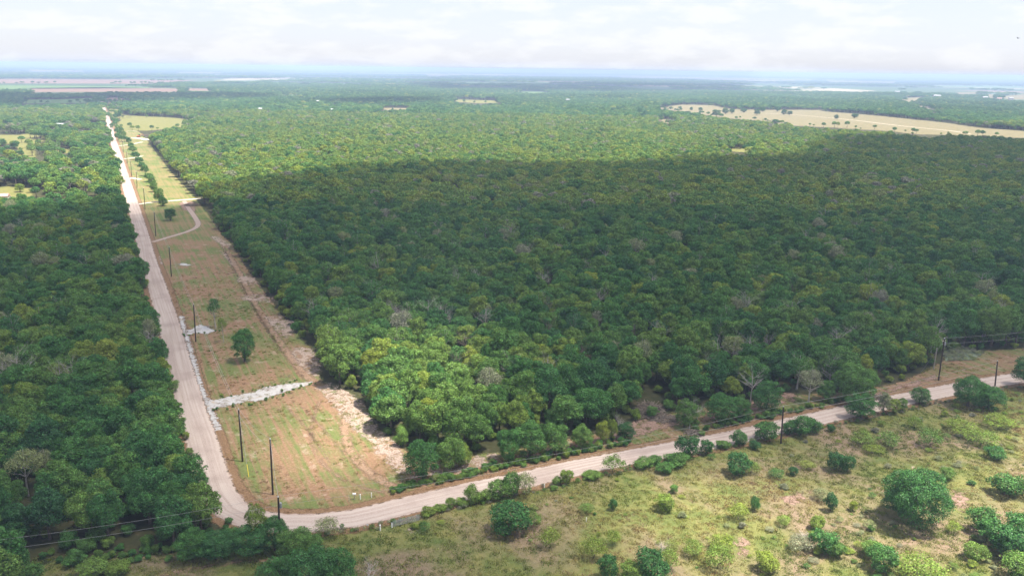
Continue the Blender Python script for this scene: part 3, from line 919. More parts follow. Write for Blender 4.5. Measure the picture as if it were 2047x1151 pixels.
# base px, base py, height m, crown width m, tint, label
TREES = [
    (489, 722, 10.5, 7.6, .22, 'lone dark green oak with pale trunk in the clearing between puddle and wash'),
    (431, 656, 10.4, 5.4, .2, 'tall thin sparse oak at the right tip of the upper puddle in the clearing'),
    (447, 684, 8.2, 3.2, .55, 'thin bare-looking sapling just in front of the sparse oak by the puddle'),
    (341, 441, 7, 7.4, .12, 'dark round oak inside the loop of the dirt track, nearest end of the strip row'),
    (326, 412, 6, 6.5, .2, 'low oak of the strip row just in front of the white driveway'),
    (318, 404, 9.5, 7.5, .35, 'tall oak of the strip row standing on the white driveway edge'),
    (309, 384, 8, 6.5, .35, 'strip row oak just beyond the white driveway'),
    (304, 372, 8, 6.5, .4, 'second strip row oak beyond the white driveway'),
    (846, 957, 9.2, 8.6, .18, 'dark olive oak at the corner where the wood meets the clearing and the road hedge'),
    (899, 938, 7.6, 7.6, .42, 'bright green oak right of the dark corner oak behind the road hedge'),
    (925, 930, 5.2, 5.4, .6, 'small yellow-green tree between two oaks behind the road hedge'),
    (1018, 922, 8, 6.6, .25, 'slim oak on the hedge line beyond the pale sand strip'),
    (1059, 914, 9, 8.2, .3, 'broad oak on the hedge line, right of the slim one'),
    (1110, 905, 7.6, 7.0, .35, 'greyish green oak on the hedge line in the middle of the photo'),
    (1165, 896, 6, 6, .45, 'low oak on the hedge line before the yellow saplings'),
    (1204, 884, 5.6, 3.6, .78, 'yellow sapling by the road hedge left of the bare soil'),
    (1222, 880, 5.6, 3.2, .66, 'slim light green sapling by the road hedge beside the forked snag'),
    (1250, 876, 4.2, 5.2, .1, 'low dark oak bush around the forked snag on the bare soil'),
    (1368, 853, 7.6, 6.4, .4, 'ragged oak with a broken white limb on the verge above the bend of hedge'),
    (1392, 846, 4.6, 5, .42, 'small bright oak on the verge right of the broken limbed oak'),
    (1443, 845, 8, 9, .25, 'wide spreading oak on the verge left of the second bare soil patch'),
    (1480, 836, 6, 6, .3, 'oak on the verge half covering the second bare soil patch'),
    (1532, 822, 8.6, 8.6, .22, 'full round oak on the verge between the bare soil and the silvery tree'),
    (1616, 803, 9, 7.4, .93, 'silvery grey half-dead oak by the upper side of the road'),
    (1650, 800, 6, 6, .3, 'dark oak between the silvery tree and the large dome oak'),
    (1708, 803, 10.5, 12.5, .33, 'large dome shaped oak on the upper side of the road'),
    (1719, 836, 7, 8.4, .2, 'dark oak below the road, in front of the large dome oak'),
    (1765, 828, 6.4, 3.2, .85, 'narrow bright yellow-green tree beside the lower road edge'),
    (1785, 826, 4.2, 4, .62, 'small bright green tree next to the narrow yellow-green one'),
    (1803, 822, 3.8, 3, .42, 'short rounded tree right of the two bright ones at the lower road edge'),
    (1838, 806, 4.6, 6, .25, 'low oak thicket at the lower road edge left of the double dome oak'),
    (1934, 812, 8.4, 10.5, .2, 'large dark dome oak below the road near the right edge'),
    (1975, 818, 6.6, 8.5, .2, 'lower right lobe oak beside the large dark dome oak'),
    (2052, 775, 9.5, 10, .12, 'dark oak cut by the right edge of the photo at the end of the road'),
    (1980, 692, 13.5, 12, .42, 'tall pale-trunked oak above the verge at the far right'),
    (2010, 690, 12.5, 9, .35, 'second tall pale-trunked oak at the far right'),
    (1826, 1048, 11.5, 13.5, .22, 'huge spreading oak standing alone in the pasture at lower right'),
    (1798, 1030, 7.5, 8, .15, 'shaded lower oak growing into the left flank of the huge pasture oak'),
    (516, 1092, 9.0, 4.6, .62, 'narrow bright green tree at the inside foot of the road bend'),
    (503, 1108, 5.6, 7.5, .15, 'dark oak bush under the narrow bright tree at the road bend'),
    (550, 1100, 6.8, 6.4, .2, 'dark oak beside the pole at the road bend'),
    (590, 1110, 5.5, 7.5, .4, 'leafy green oak right of the pole at the road bend'),
    (560, 1205, 8.4, 8.8, .2, 'left oak of the clump cut by the bottom edge'),
    (618, 1198, 9.4, 9.6, .14, 'middle oak of the clump cut by the bottom edge'),
    (672, 1186, 8.4, 8.6, .24, 'right oak of the clump cut by the bottom edge'),
    (5, 1172, 8.5, 8.5, .15, 'dark oak in the bottom left corner of the photo'),
    (383, 1116, 6, 7, .28, 'small oak at the wood edge above the bottom left track'),
    (432, 1118, 5, 7.5, .12, 'dark low oak left of the road bend'),
    (1341, 218.5, 6, 12, .15, 'first spreading oak at the left end of the dry field'),
    (1359, 218.5, 7, 10, .15, 'second oak at the left end of the dry field'),
    (1382, 221, 8, 9, .15, 'small round oak between two pairs in the dry field'),
    (1375, 230, 8, 15, .12, 'wide dark oak at the near left edge of the dry field'),
    (1400, 222.5, 9, 12, .15, 'lone round oak left of the large dark cluster in the dry field'),
    (1432, 234, 15, 20, .1, 'largest dark oak of the cluster in the dry field'),
    (1450, 228, 13, 17, .12, 'middle oak of the dark cluster in the dry field'),
    (1463, 227.5, 11, 14, .15, 'right oak of the dark cluster in the dry field'),
    (1487, 225, 9, 18, .15, 'flat topped oak right of the dark cluster'),
    (1513, 231, 14, 15, .1, 'tall dark oak where the field track starts'),
    (1524, 224, 12, 14, .15, 'oak behind the tall dark one at the start of the field track'),
    (1554, 223.5, 13, 17, .15, 'oak behind the field track, left of the twin crown'),
    (1567, 230, 12, 14, .12, 'left crown of the twin oaks on the field track'),
    (1578, 231, 10, 13, .12, 'right crown of the twin oaks on the field track'),
    (1671.5, 238.5, 9, 10, .12, 'small lone oak in the middle of the dry field above the track'),
    (1708, 236.5, 9, 16, .12, 'wide lone oak in the middle of the dry field right of the small one'),
    (1550, 249, 9, 14, .15, 'round oak at the near edge of the dry field'),
    (28, 296, 7, 9, .15, 'oak in the yellow meadow at the far left'),
    (5, 292, 8, 10, .2, 'oak at the left edge of the yellow meadow at the far left'),
    (62, 300, 8, 8, .5, 'pale feathery oak at the right side of the far left meadow'),
    (43, 312, 6, 6, .3, 'small oak at the lower tip of the far left meadow'),
    (40, 384, 6, 7, .6, 'oak in the small yellow clearing at the left edge'),
]
row = [(298, 364), (291, 352), (285, 341), (279, 330), (272, 320), (266, 308), (262, 299), (258, 291), (250, 284), (243, 283), (236, 281), (248, 276), (240, 272), (234, 268), (243, 265), (235, 260), (230, 252), (226, 246)]
for k, (x, y, h, w, tn, lab) in enumerate(TREES):
    if w > 10 and y > 500:
        put_tree(BIG[k % 2], at(x, y), h, w, tn, lab, base_h=11.4, base_w=13.2)
        continue
    put_tree(HI[6 + k % 2] if k in (1, 2, 23, 19) else HI[k % 6] if k in (34, 35) else LOW[k % 4], at(x, y), h, w, tn, lab)
NTH = ['nearest', 'second', 'third', 'fourth', 'fifth', 'sixth', 'seventh', 'eighth', 'ninth', 'tenth', 'eleventh', 'twelfth', 'thirteenth', 'fourteenth', 'fifteenth', 'sixteenth', 'seventeenth', 'farthest']
for k, (x, y) in enumerate(row):
    put_tree(HI[k % 6], at(x, y), rnd.uniform(7, 9), rnd.uniform(6, 8), rnd.uniform(.2, .45),
             NTH[k] + ' oak of the row beyond the driveway, between road and mown strip', 'row of oaks beside the left road')
n_land = len(TREES) + len(row)

# shrubs: px, py, height, width, tint, label, kind (d dense, f feathery)
SHRUBS = [
    (857, 1029, 1.5, 3.4, .6, 'flat light green bush on the road bank beside the metal gate', 'd'),
    (881, 1020, 1.4, 3, .55, 'low green bush on the lower road bank, second from the gate', 'd'),
    (902, 1015, 2.2, 2.4, .5, 'small upright bush on the lower road bank before the reddish weeds', 'd'),
    (923, 1010, 1.6, 3, .5, 'low bush between two upright bushes on the lower road bank', 'd'),
    (944, 1006, 4, 3.6, .5, 'upright bright bush at the left end of the tall roadside clump', 'd'),
    (968, 1003, 2.8, 3.4, .5, 'round bush in the gap of the tall roadside clump', 'd'),
    (1000, 996, 3.8, 5.6, .42, 'broad bush left in the tall roadside clump above the dark pasture tree', 'd'),
    (1022, 992, 5.6, 4.2, .35, 'tallest bush of the roadside clump above the dark pasture tree', 'd'),
    (1048, 989, 5.4, 5, .85, 'thin grey-green bush closing the roadside clump on the right', 'f'),
    (1113, 968, 1.8, 2.6, .5, 'small round bush on the road bank left of the sapling pair', 'd'),
    (1132, 967, 3.2, 3.4, .58, 'bright forked bush on the road bank in the middle', 'd'),
    (1184, 955, 1.5, 4.5, .5, 'flat bush on the road bank before the ragged one', 'd'),
    (1226, 947, 4.6, 5.4, .5, 'ragged bush with bare twigs on the lower road bank', 'f'),
    (1285, 933, 2, 5, .45, 'flat bush right of the ragged one on the road bank', 'd'),
    (1311, 927, 2, 3.4, .4, 'small dark bush before the tall cedar-like bush', 'd'),
    (1330, 944, 2.4, 4.4, .35, 'bush just below the road bank left of the cedar-like bush', 'd'),
    (1352, 928, 2.6, 6, .4, 'spreading bush at the foot of the cedar-like bush', 'd'),
    (1373, 914, 5.8, 5.6, .15, 'tall pointed cedar-like bush on the lower road bank', 'd'),
    (1411, 908, 3.6, 3.6, .2, 'narrow dark bush right of the cedar-like bush', 'd'),
    (1445, 895, 1.8, 4, .4, 'low bush between the narrow dark one and the round one', 'd'),
    (1477, 889, 3.6, 4.4, .3, 'round green bush on the road bank left of the lone pole', 'd'),
    (1508, 897, 2, 3, .1, 'dark bush just below the bank left of the lone pole', 'd'),
    (1531, 880, 4.6, 6.6, .3, 'dome shaped bush immediately left of the lone pole', 'd'),
    (1577, 868, 3.4, 4, .25, 'bush immediately right of the lone pole', 'd'),
    (1600, 869, 4.8, 6.6, .25, 'large dome bush right of the lone pole', 'd'),
    (1625, 864, 3.6, 4.6, .25, 'right shoulder of the dome bushes past the lone pole', 'd'),
    (1022, 1066, 6.0, 9, .12, 'large dark blue-green tree-like bush below the roadside clump', 'd'),
    (1062, 1052, 3.4, 4.2, .45, 'olive bush touching the right of the large dark blue-green bush', 'f'),
    (1475, 949, 5, 5.8, .18, 'dark round bush in the pasture below the cedar-like bush', 'd'),
    (1500, 945, 3.2, 4, .6, 'pale feathery bush touching the right of the dark round bush', 'f'),
    (1668, 940, 4.4, 4.4, .12, 'left half of the dark pair of bushes in the middle of the pasture', 'd'),
    (1692, 942, 4.2, 4.2, .2, 'right half of the dark pair of bushes in the middle of the pasture', 'd'),
    (1893, 959, 2.8, 3.4, .5, 'vivid green small bush right of the huge pasture oak', 'd'),
    (1330, 1019, 3.5, 4.4, .62, 'vivid yellow-green round bush at the edge of the sunny grass', 'd'),
    (1347, 985, 1.8, 2, .4, 'tiny bush above the vivid yellow-green round bush', 'd'),
    (1173, 1025, 2.2, 3.2, .45, 'low olive bush in the shaded pasture middle', 'f'),
    (1225, 1019, 2.4, 2, .15, 'small dark upright bush in the shaded pasture middle', 'd'),
    (1098, 1094, 4, 4.2, .62, 'bright green haystack shaped bush right of the dark blue-green one', 'f'),
    (1186, 1115, 4.6, 4.6, .6, 'bright green bush with bare lower twigs, left one of two', 'f'),
    (1224, 1089, 3.2, 3.2, .6, 'bright green bush behind the left of the two twiggy ones', 'f'),
    (849, 1063, 2.2, 2.6, .3, 'blue-green tussocky bush by the bare spot at the gate', 'f'),
    (1216, 1158, 5, 4, .12, 'dark bush cut by the bottom edge, left one', 'd'),
    (1262, 1160, 3.4, 5, .5, 'mid green bush between two dark ones at the bottom edge', 'd'),
    (1300, 1160, 6, 6.4, .12, 'dark tall bush at the bottom edge left of the sunny grass', 'd'),
    (1333, 1134, 4, 4.4, .58, 'pale green bush behind the dark bottom edge bush', 'f'),
    (1343, 1100, 2.4, 3, .8, 'sunny pale bush in front of the bleached twigs', 'f'),
    (1475, 1037, 3.3, 4.2, .72, 'sunlit pale green bush alone in the yellow grass', 'f'),
    (1508, 1020, 3.2, 2.2, .25, 'narrow dark bush right of the sunlit pale one', 'd'),
    (1660, 1021, 4, 2.8, .12, 'dark upright bush left of the huge pasture oak', 'd'),
    (1642, 1000, 2.6, 4, .9, 'grey leafless bush behind the dark upright one', 'f'),
    (1705, 1021, 2.2, 1.8, .78, 'tiny vivid yellow bush left of the huge pasture oak', 'd'),
    (1633, 1057, 2.8, 3.2, .62, 'yellow-green bush below the dark upright one', 'd'),
    (1566, 1048, 2, 3.4, .6, 'low yellow-green bush beneath the bare red spot', 'f'),
    (1645, 1104, 4.8, 5.2, .25, 'dark green bush left below the huge pasture oak', 'd'),
    (1668, 1112, 3, 4, .4, 'green bush right beside the dark one below the huge oak', 'd'),
    (1530, 1140, 3.6, 4.6, .72, 'sunlit yellow-green dome bush near the bottom edge', 'd'),
    (1436, 1136, 5, 5.4, .6, 'large sunlit pale bush left of the bare pink spot', 'f'),
    (1443, 1098, 3, 5.2, .7, 'sunlit bright bush above the large pale one', 'f'),
    (1385, 1110, 3, 4.2, .6, 'sunlit olive bush left of the large pale one', 'f'),
    (1600, 1100, 3.2, 5, .95, 'grey twiggy bush with bleached stems near the bottom', 'f'),
    (1965, 1064, 5, 6.4, .35, 'upper left bush of the thicket at the right edge', 'd'),
    (1990, 1092, 5.6, 7, .3, 'large bush in the middle of the thicket at the right edge', 'd'),
    (2022, 1116, 6, 7.6, .2, 'lowest dark bush of the thicket at the right edge', 'd'),
    (2038, 1085, 6, 7, .3, 'right bush of the thicket cut by the right edge', 'd'),
    (2008, 988, 4.4, 7, .35, 'bush above the thicket near the right edge', 'd'),
    (2043, 990, 4.8, 6, .35, 'bush at the right edge beside the one above the thicket', 'f'),
    (1764, 1140, 4.6, 6, .3, 'dark green bush at the bottom beneath the huge oak', 'd'),
    (1742, 1112, 3.4, 4.4, .5, 'yellow-green bush at the bottom beneath the huge oak', 'd'),
    (1835, 1158, 4.6, 9, .62, 'wide pale grey-green bush cut by the bottom edge', 'f'),
    (1948, 1118, 3.2, 4.6, .58, 'bright bush between the huge oak and the right thicket', 'd'),
    (2040, 1160, 5, 7, .5, 'bush in the bottom right corner', 'd'),
    (1826, 856, 3.6, 4, .55, 'pale sage bush below the yellow-green roadside tree', 'f'),
    (1860, 892, 4.6, 6.6, .45, 'sage green bush left of the long pale thicket', 'f'),
    (1922, 866, 3.2, 9, .62, 'long pale sage thicket below the dark dome oak, left part', 'f'),
    (1960, 888, 3.6, 8, .58, 'long pale sage thicket below the dark dome oak, lower part', 'f'),
    (1990, 852, 3.2, 9, .6, 'long pale sage thicket below the dark dome oak, right part', 'f'),
    (1990, 916, 2.8, 5.2, .25, 'dark low bush right of the sage thicket', 'd'),
    (1775, 892, 4, 6, .5, 'sage bush in the weedy upper pasture, right of two', 'f'),
    (1722, 888, 3.4, 6.6, .55, 'sage bush in the weedy upper pasture, left of two', 'f'),
    (1745, 905, 2, 5, .68, 'low yellowish bush under the two sage bushes', 'f'),
    (1612, 935, 1.8, 4, .8, 'low yellow weedy bush in the upper pasture', 'f'),
    (1553, 955, 2.2, 4, .3, 'grey-green low bush in the weeds right of the dark round bush', 'f'),
    (1586, 950, 2, 2.4, .12, 'small dark bush beside the grey-green low one', 'd'),
    (1660, 862, 2, 2.2, .15, 'tiny dark bush between the road dome bushes and the weeds', 'd'),
    (1735, 1055, 1.8, 3, .88, 'dry grey bush at the left foot of the huge pasture oak', 'f'),
    (1905, 1064, 2.2, 3.4, .72, 'sunlit bush at the right foot of the huge pasture oak', 'f'),
    (654, 1068, 3.6, 5, .88, 'leafless grey-green bush at the lower road edge right of the bend', 'f'),
    (618, 1096, 3, 5, .4, 'green bush on the bank below the bend, left of the grey one', 'd'),
    (460, 1085, 3, 4.4, .3, 'shaded bush at the outer edge of the road bend', 'd'),
    (60, 1168, 4.4, 5.4, .4, 'bush beside the dark oak in the bottom left corner', 'd'),
    (190, 1150, 2.6, 6, .55, 'bright weedy bush at the bottom left below the wires', 'd'),
    (235, 1146, 2.2, 5, .6, 'bright weedy bush right of the first one at the bottom left', 'd'),
    (150, 1128, 2.6, 4, .35, 'shaded bush at the foot of the bottom left wood edge', 'd'),
]
for k, (x, y, h, w, tn, lab, kd) in enumerate(SHRUBS):
    lst = SHR if kd == 'd' else FEA
    put_tree(lst[k % len(lst)], at(x, y), h, w, tn, lab, None, None, 'shrub', 'shrub', 'leaves', 'stems', 1.9, 2.05)

DEADS = [(1087, 545, 0, 'large bleached dead crown above the rest, left of centre line'), (786, 608, 0, 'small bleached dead tree in the wood left of centre'),
         (120, 732, 0, 'bleached dead tree alone in the dark wood left of the road'), (913, 502, 1, 'grey dead tree behind the middle of the wood'),
         (1198, 575, 0, 'pale forked dead trunk in the middle of the wood'), (1318, 650, 0, 'wide spread of bleached branches right of centre'),
         (917, 705, 1, 'brown dead tree with fine twigs in the lighter part of the wood'), (1025, 715, 0, 'grey dead tree with shredded limbs in the lighter part of the wood'),
         (1086, 710, 0, 'tall white dead tree with curling branches in the lighter part of the wood'), (1780, 533, 0, 'bleached dead crown far right in the wood'),
         (1958, 548, 0, 'small bleached dead tree near the right edge of the wood'), (1547, 620, 0, 'small dead tree in the wood above the road bend at right'),
         (1566, 665, 0, 'dead tree with hanging limbs above the silvery oak'), (1668, 660, 0, 'leaning bleached dead tree in the right wood'),
         (1500, 738, 0, 'pale dead tree beside the second bare soil patch'), (1655, 715, 0, 'fallen-limbed dead tree above the large dome oak'),
         (895, 615, 0, 'bleached dead top left of the middle of the wood'), (630, 602, 0, 'dead limbs at the wood edge facing the mown clearing'),
         (820, 612, 0, 'thin dead tree right of the small bleached one'), (1865, 640, 0, 'dead tree behind the guyed pole'),
         (1305, 548, 0, 'dead twiggy crown in the middle distance of the wood'), (970, 620, 0, 'half hidden dead tree at the centre of the wood'),
         (1100, 640, 1, 'grey dead crown at the centre right of the wood'), (560, 880, 0, '')]
dead_xy = []
for k, (x, y, br, lab) in enumerate(DEADS[:-1]):
    h = 11.0
    yb = yh(x) + (y - yh(x)) * CAM_H / (CAM_H - h + 2.5)
    p = at(x, yb)
    dead_xy.append(p[:2])
    put_dead(DEAD[k % 4], p, h, 8.0, br, lab)
put_dead(DEAD[1], at(1235, 876), 6, 4, 0, 'forked bleached snag standing on the verge left of the bare soil')
put_dead(DEAD[2], at(1378, 857), 8, 6, 0, 'dead white limb rising from the ragged verge oak')
put_dead(DEAD[3], at(740, 1172), 5, 5, 0, 'bleached snag at the bottom edge right of the oak clump')
put_dead(DEAD[0], at(1322, 1112), 3.6, 4, 0, 'bleached dead shrub at the edge of the sunny grass')
put_dead(DEAD[1], at(1612, 1095), 3.2, 5, 0, 'low bleached dead shrub near the bottom of the pasture')

# ------------------------------------------------------------------ woods
def vnoise(P, sx, sy, seed):
    r = np.random.default_rng(seed)
    tab = r.random((256, 256))
    X, Y = P[:, 0] / sx, P[:, 1] / sy
    i, j = np.floor(X).astype(int), np.floor(Y).astype(int)
    fx, fy = X - i, Y - j
    fx, fy = fx * fx * (3 - 2 * fx), fy * fy * (3 - 2 * fy)
    g = lambda a, b: tab[a % 256, b % 256]
    return (g(i, j) * (1 - fx) + g(i + 1, j) * fx) * (1 - fy) + (g(i, j + 1) * (1 - fx) + g(i + 1, j + 1) * fx) * fy
def tops_xy(px, py):
    return at(px, py)[:2]
def jitter_grid(x0, x1, y0, y1, s, j):
    xs, ys = np.arange(x0, x1, s), np.arange(y0, y1, s * 0.9)
    X, Y = np.meshgrid(xs, ys)
    X = X + (np.arange(len(ys)) % 2)[:, None] * s / 2
    P = np.column_stack([X.ravel(), Y.ravel()])
    return P + rng.uniform(-j, j, P.shape)

def in_view(P, m=60, k=0.74):
    return (np.abs(P[:, 0]) < k * P[:, 1] + m)

clear_extra = [G([(840, 370), (925, 388), (934, 404), (880, 398), (835, 380)]), G([(1285, 800), (1315, 796), (1335, 832), (1280, 832)]),
               G([(262, 276), (296, 276), (300, 285), (262, 290)])]
road_far = resample(G([(205, 200), (213, 222), (222, 242)]), 10)
def wooded(P0, gap):
    P = P0
    ok = in_view(P)
    ok &= ~inside(open_main, P)
    far_j = np.where(P[:, 1:2] > 600, 1.0, 0.0) * np.column_stack([vnoise(P + 7000, 25, 40, 41) - .5, vnoise(P + 7000, 25, 40, 42) - .5]) * np.array([26, 60])
    P = P + far_j
    keep_odd = rng.random(len(P)) < 0.006
    for pl in field_polys + clear_extra:
        lo, hi = pl.min(0) - 5, pl.max(0) + 5
        m = ok & (P[:, 0] > lo[0]) & (P[:, 0] < hi[0]) & (P[:, 1] > lo[1]) & (P[:, 1] < hi[1])
        idx = np.where(m)[0]
        if len(idx):
            ok[idx] &= ~inside(pl, P[idx])
        if pl.mean(0)[1] > 700:       # the open ground also reaches a little nearer than what shows of it over the trees
            for kk in (1.05, 1.10, 1.14):
                Q_ = P * kk
                m = ok & (Q_[:, 0] > lo[0]) & (Q_[:, 0] < hi[0]) & (Q_[:, 1] > lo[1]) & (Q_[:, 1] < hi[1])
                idx = np.where(m)[0]
                if len(idx):
                    ok[idx] &= ~inside(pl, Q_[idx])
    P = P0
    if gap > 0:
        sel = np.where(ok & (P[:, 1] < 1500))[0]
        d = seg_dist(open_main, P[sel], True)
        ok[sel[d < gap]] = False
        if len(dead_xy):
            D = np.array(dead_xy)
            for q in D:
                ok &= np.hypot(P[:, 0] - q[0], P[:, 1] - q[1]) > 2.6
    return ok

def oak_tints(n):
    t = np.clip(rng.normal(0.34, 0.13, n), 0.02, 0.62)
    r = rng.random(n)
    t = np.where(r < 0.045, rng.uniform(0.5, 0.75, n), t)
    t = np.where(r > 0.975, rng.uniform(0.88, 1.0, n), t)
    return t

P1 = jitter_grid(-420, 420, 95, 460, 5.2, 1.8)
P1 = P1[wooded(P1, 1.6)]
# a few natural gaps
P1 = P1[rng.random(len(P1)) > 0.07]
dist = np.hypot(P1[:, 0], P1[:, 1])
def project(P, z=5.0):
    d = np.column_stack([P, np.full(len(P), z - CAM_H)])
    zc = d @ Fv
    return CX + F_PX * (d @ Xc) / zc, CY - F_PX * (d @ Yc) / zc
px_, py_ = project(P1)
vis = (px_ > -20) & (px_ < 2067) & (py_ < 1165)
order = np.argsort(np.where(vis, dist, 1e9))
n_ind = 298 - n_land
pick = order[:n_ind]
rest = np.ones(len(P1), bool)
rest[pick] = False
scl1 = rng.uniform(0.60, 1.28, len(P1))
hz1 = rng.uniform(0.80, 1.22, len(P1))
tn1 = np.clip(oak_tints(len(P1)) - .03, 0, 1)
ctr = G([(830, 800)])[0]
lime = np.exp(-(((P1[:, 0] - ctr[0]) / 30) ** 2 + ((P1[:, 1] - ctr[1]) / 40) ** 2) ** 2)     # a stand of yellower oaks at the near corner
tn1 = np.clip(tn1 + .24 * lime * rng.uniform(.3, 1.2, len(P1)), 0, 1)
edge_d = np.full(len(P1), 99.0)
edge_d[pick] = seg_dist(open_main, P1[pick], True)
MARKS = [('the bend pole', tops_xy(561, 1096)), ('the clearing pole', tops_xy(545, 988)), ('the yellow guard pole', tops_xy(485, 922)), ('the puddle pole', tops_xy(391, 683)),
         ('the wash', tops_xy(610, 763)), ('the big sand patch', tops_xy(740, 850)), ('the dark corner oak', tops_xy(846, 957)), ('the upper puddle', tops_xy(400, 660)),
         ('the road bend', tops_xy(450, 1020)), ('the forked snag', tops_xy(1235, 876)), ('the large soil patch', tops_xy(1290, 850)), ('the yellow sapling', tops_xy(1204, 884)),
         ('the second soil patch', tops_xy(1530, 803)), ('the silvery oak', tops_xy(1616, 803)), ('the dome oak', tops_xy(1708, 803)), ('the guyed pole', tops_xy(1876, 760)),
         ('the silvery weed patch', tops_xy(1925, 708)), ('the bottom left track', tops_xy(250, 1125)), ('the bottom left corner', tops_xy(20, 1120)), ('the lone bank pole', tops_xy(1561, 886)),
         ('the white curling dead tree', dead_xy[8]), ('the brown dead tree', dead_xy[6]), ('the shredded dead tree', dead_xy[7]), ('the left wood dead tree', dead_xy[2]),
         ('the bleached dead tree', dead_xy[1]), ('the branchy dead spread', dead_xy[5]), ('the leaning dead tree', dead_xy[13])]
MP = np.array([m[1] for m in MARKS])
used_labels = set()
def oak_label(x, y, tint, sc, zone):
    col = 'dark blue-green' if tint < .2 else 'deep green' if tint < .32 else 'mid green' if tint < .42 else 'olive green' if tint < .54 else 'yellow-green' if tint < .84 else 'greyish'
    size = 'small' if sc < .9 else 'large' if sc > 1.1 else 'middling'
    d = np.hypot(*(MP - [x, y]).T)
    for j in np.argsort(d)[:7]:
        dx, dy = x - MP[j][0], y - MP[j][1]
        side = ('right' if dx > 0 else 'left') if abs(dx) > abs(dy) * 1.3 else ('behind' if dy > 0 else 'front') if abs(dy) > abs(dx) * 1.3 else ('behind-right' if dx > 0 else 'behind-left') if dy > 0 else ('front-right' if dx > 0 else 'front-left')
        rel = {'right': 'right of', 'left': 'left of', 'behind': 'behind', 'front': 'in front of'}.get(side, side + ' of')
        far_ = 'close ' if d[j] < 12 else 'somewhat ' if d[j] < 25 else 'well ' if d[j] < 50 else 'far '
        for form in ('%s %s oak %s, %s%s %s', ):
            lb = form % (size, col, zone, far_, rel, MARKS[j][0])
            if len(lb.split()) > 16:
                lb = lb.replace(size + ' ', '', 1)
            if len(lb.split()) > 16:
                lb = lb.replace(zone + ', ', '')
            if lb not in used_labels and len(lb.split()) <= 16:
                used_labels.add(lb)
                return lb
    return lb
for k in pick:
    x, y = P1[k]
    left = px_[k] < 470
    if left and edge_d[k] < 7:
        lab, grp = 'on the left road edge', 'oaks lining the left side of the gravel road'
    elif left:
        lab, grp = 'in the left wood', 'oaks inside the left wood'
    elif edge_d[k] < 7:
        lab, grp = 'in the front rank', 'front rank oaks of the large wood'
    else:
        lab, grp = 'in the large wood', 'oaks inside the near large wood'
    w = 7.4 * scl1[k]
    lab = oak_label(x, y, tn1[k], scl1[k], lab)
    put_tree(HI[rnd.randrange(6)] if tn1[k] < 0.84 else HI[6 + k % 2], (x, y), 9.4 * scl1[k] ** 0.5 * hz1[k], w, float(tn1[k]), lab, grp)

pts, sc_, ix, tn = [], [], [], []
sources = [q.obj for q in HI] + [q.obj for q in MID] + [q.obj_w for q in DEAD] + [q.obj_b for q in DEAD] + [q.obj for q in SHR]
oHI, oMID, oDW, oDB, oSH = 0, 8, 12, 16, 20
def emit(P, s, hz, idx, tint):
    pts.append(np.column_stack([P, np.zeros(len(P))]))
    sc_.append(np.column_stack([s, s, hz]))
    ix.append(idx)
    tn.append(tint)
Q = P1[rest]
n = len(Q)
idx = rng.integers(0, 6, n)
idx = np.where((rng.random(n) < 0.06) | (tn1[rest] > .84), 6 + rng.integers(0, 2, n), idx)
dd = rng.random(n)
idx = np.where(dd < 0.028, oDW + rng.integers(0, 4, n), np.where(dd < 0.038, oDB + rng.integers(0, 4, n), idx))
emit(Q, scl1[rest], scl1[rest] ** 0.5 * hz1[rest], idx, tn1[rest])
# undergrowth along the wood edges and inside
U = jitter_grid(-300, 300, 95, 420, 4.6, 2.0)
okU = wooded(U, 0.0)
U = U[okU]
e = seg_dist(open_main, U, True)
U = U[(e < 6) | ((e < 16) & (rng.random(len(U)) < 0.6)) | (rng.random(len(U)) < 0.22)]
n = len(U)
s = rng.uniform(0.9, 2.0, n)
emit(U, s, s * rng.uniform(0.7, 1.2, n), oSH + rng.integers(0, 4, n), np.clip(rng.normal(0.45, 0.15, n), 0, 0.8))
for pl in field_polys:
    if 600 < pl.mean(0)[1] < 2600:
        ln_ = resample(np.vstack([pl, pl[:1]]), 9)
        ln_ = ln_ + rng.normal(size=ln_.shape) * [7, 12]
        ln_ = ln_[(rng.random(len(ln_)) < .55) & in_view(ln_)]
        n = len(ln_)
        if n:
            s = rng.uniform(.4, 1.15, n)
            emit(ln_, s, s * rng.uniform(.7, 1.1, n), oMID + rng.integers(0, 4, n), oak_tints(n))
P2 = jitter_grid(-1150, 1150, 460, 1400, 6.2, 2.2)
P2 = P2[wooded(P2, 1.5)]
lw = (P2[:, 0] < -215 * P2[:, 1] / 460) & (P2[:, 1] > 430) & (P2[:, 1] < 1150)      # scrubbier country beyond the left wood
P2 = P2[~lw | (vnoise(P2, 35, 45, 44) * .6 + rng.random(len(P2)) * .4 > 0.43)]
lw = (P2[:, 0] < -215 * P2[:, 1] / 460) & (P2[:, 1] > 430) & (P2[:, 1] < 1150)
n = len(P2)
s = rng.uniform(0.75, 1.3, n) * (0.72 + 0.56 * vnoise(P2 + 4000, 45, 70, 71))
idx = oMID + rng.integers(0, 4, n)
dd = rng.random(n)
idx = np.where(dd < 0.014, oDB + rng.integers(0, 4, n), idx)
idx = np.where(dd > 0.955, 6 + rng.integers(0, 2, n), idx)
t2 = np.clip(oak_tints(n) + 0.15 * ~lw + 0.03, 0, 1)  # yellower tint on the far wood, partly sunlight painted into the leaf colour
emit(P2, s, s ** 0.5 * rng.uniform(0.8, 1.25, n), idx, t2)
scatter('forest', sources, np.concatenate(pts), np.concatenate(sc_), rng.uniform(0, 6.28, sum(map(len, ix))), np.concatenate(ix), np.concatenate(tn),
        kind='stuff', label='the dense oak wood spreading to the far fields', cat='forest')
print('forest', sum(map(len, ix)), 'near', len(P1))

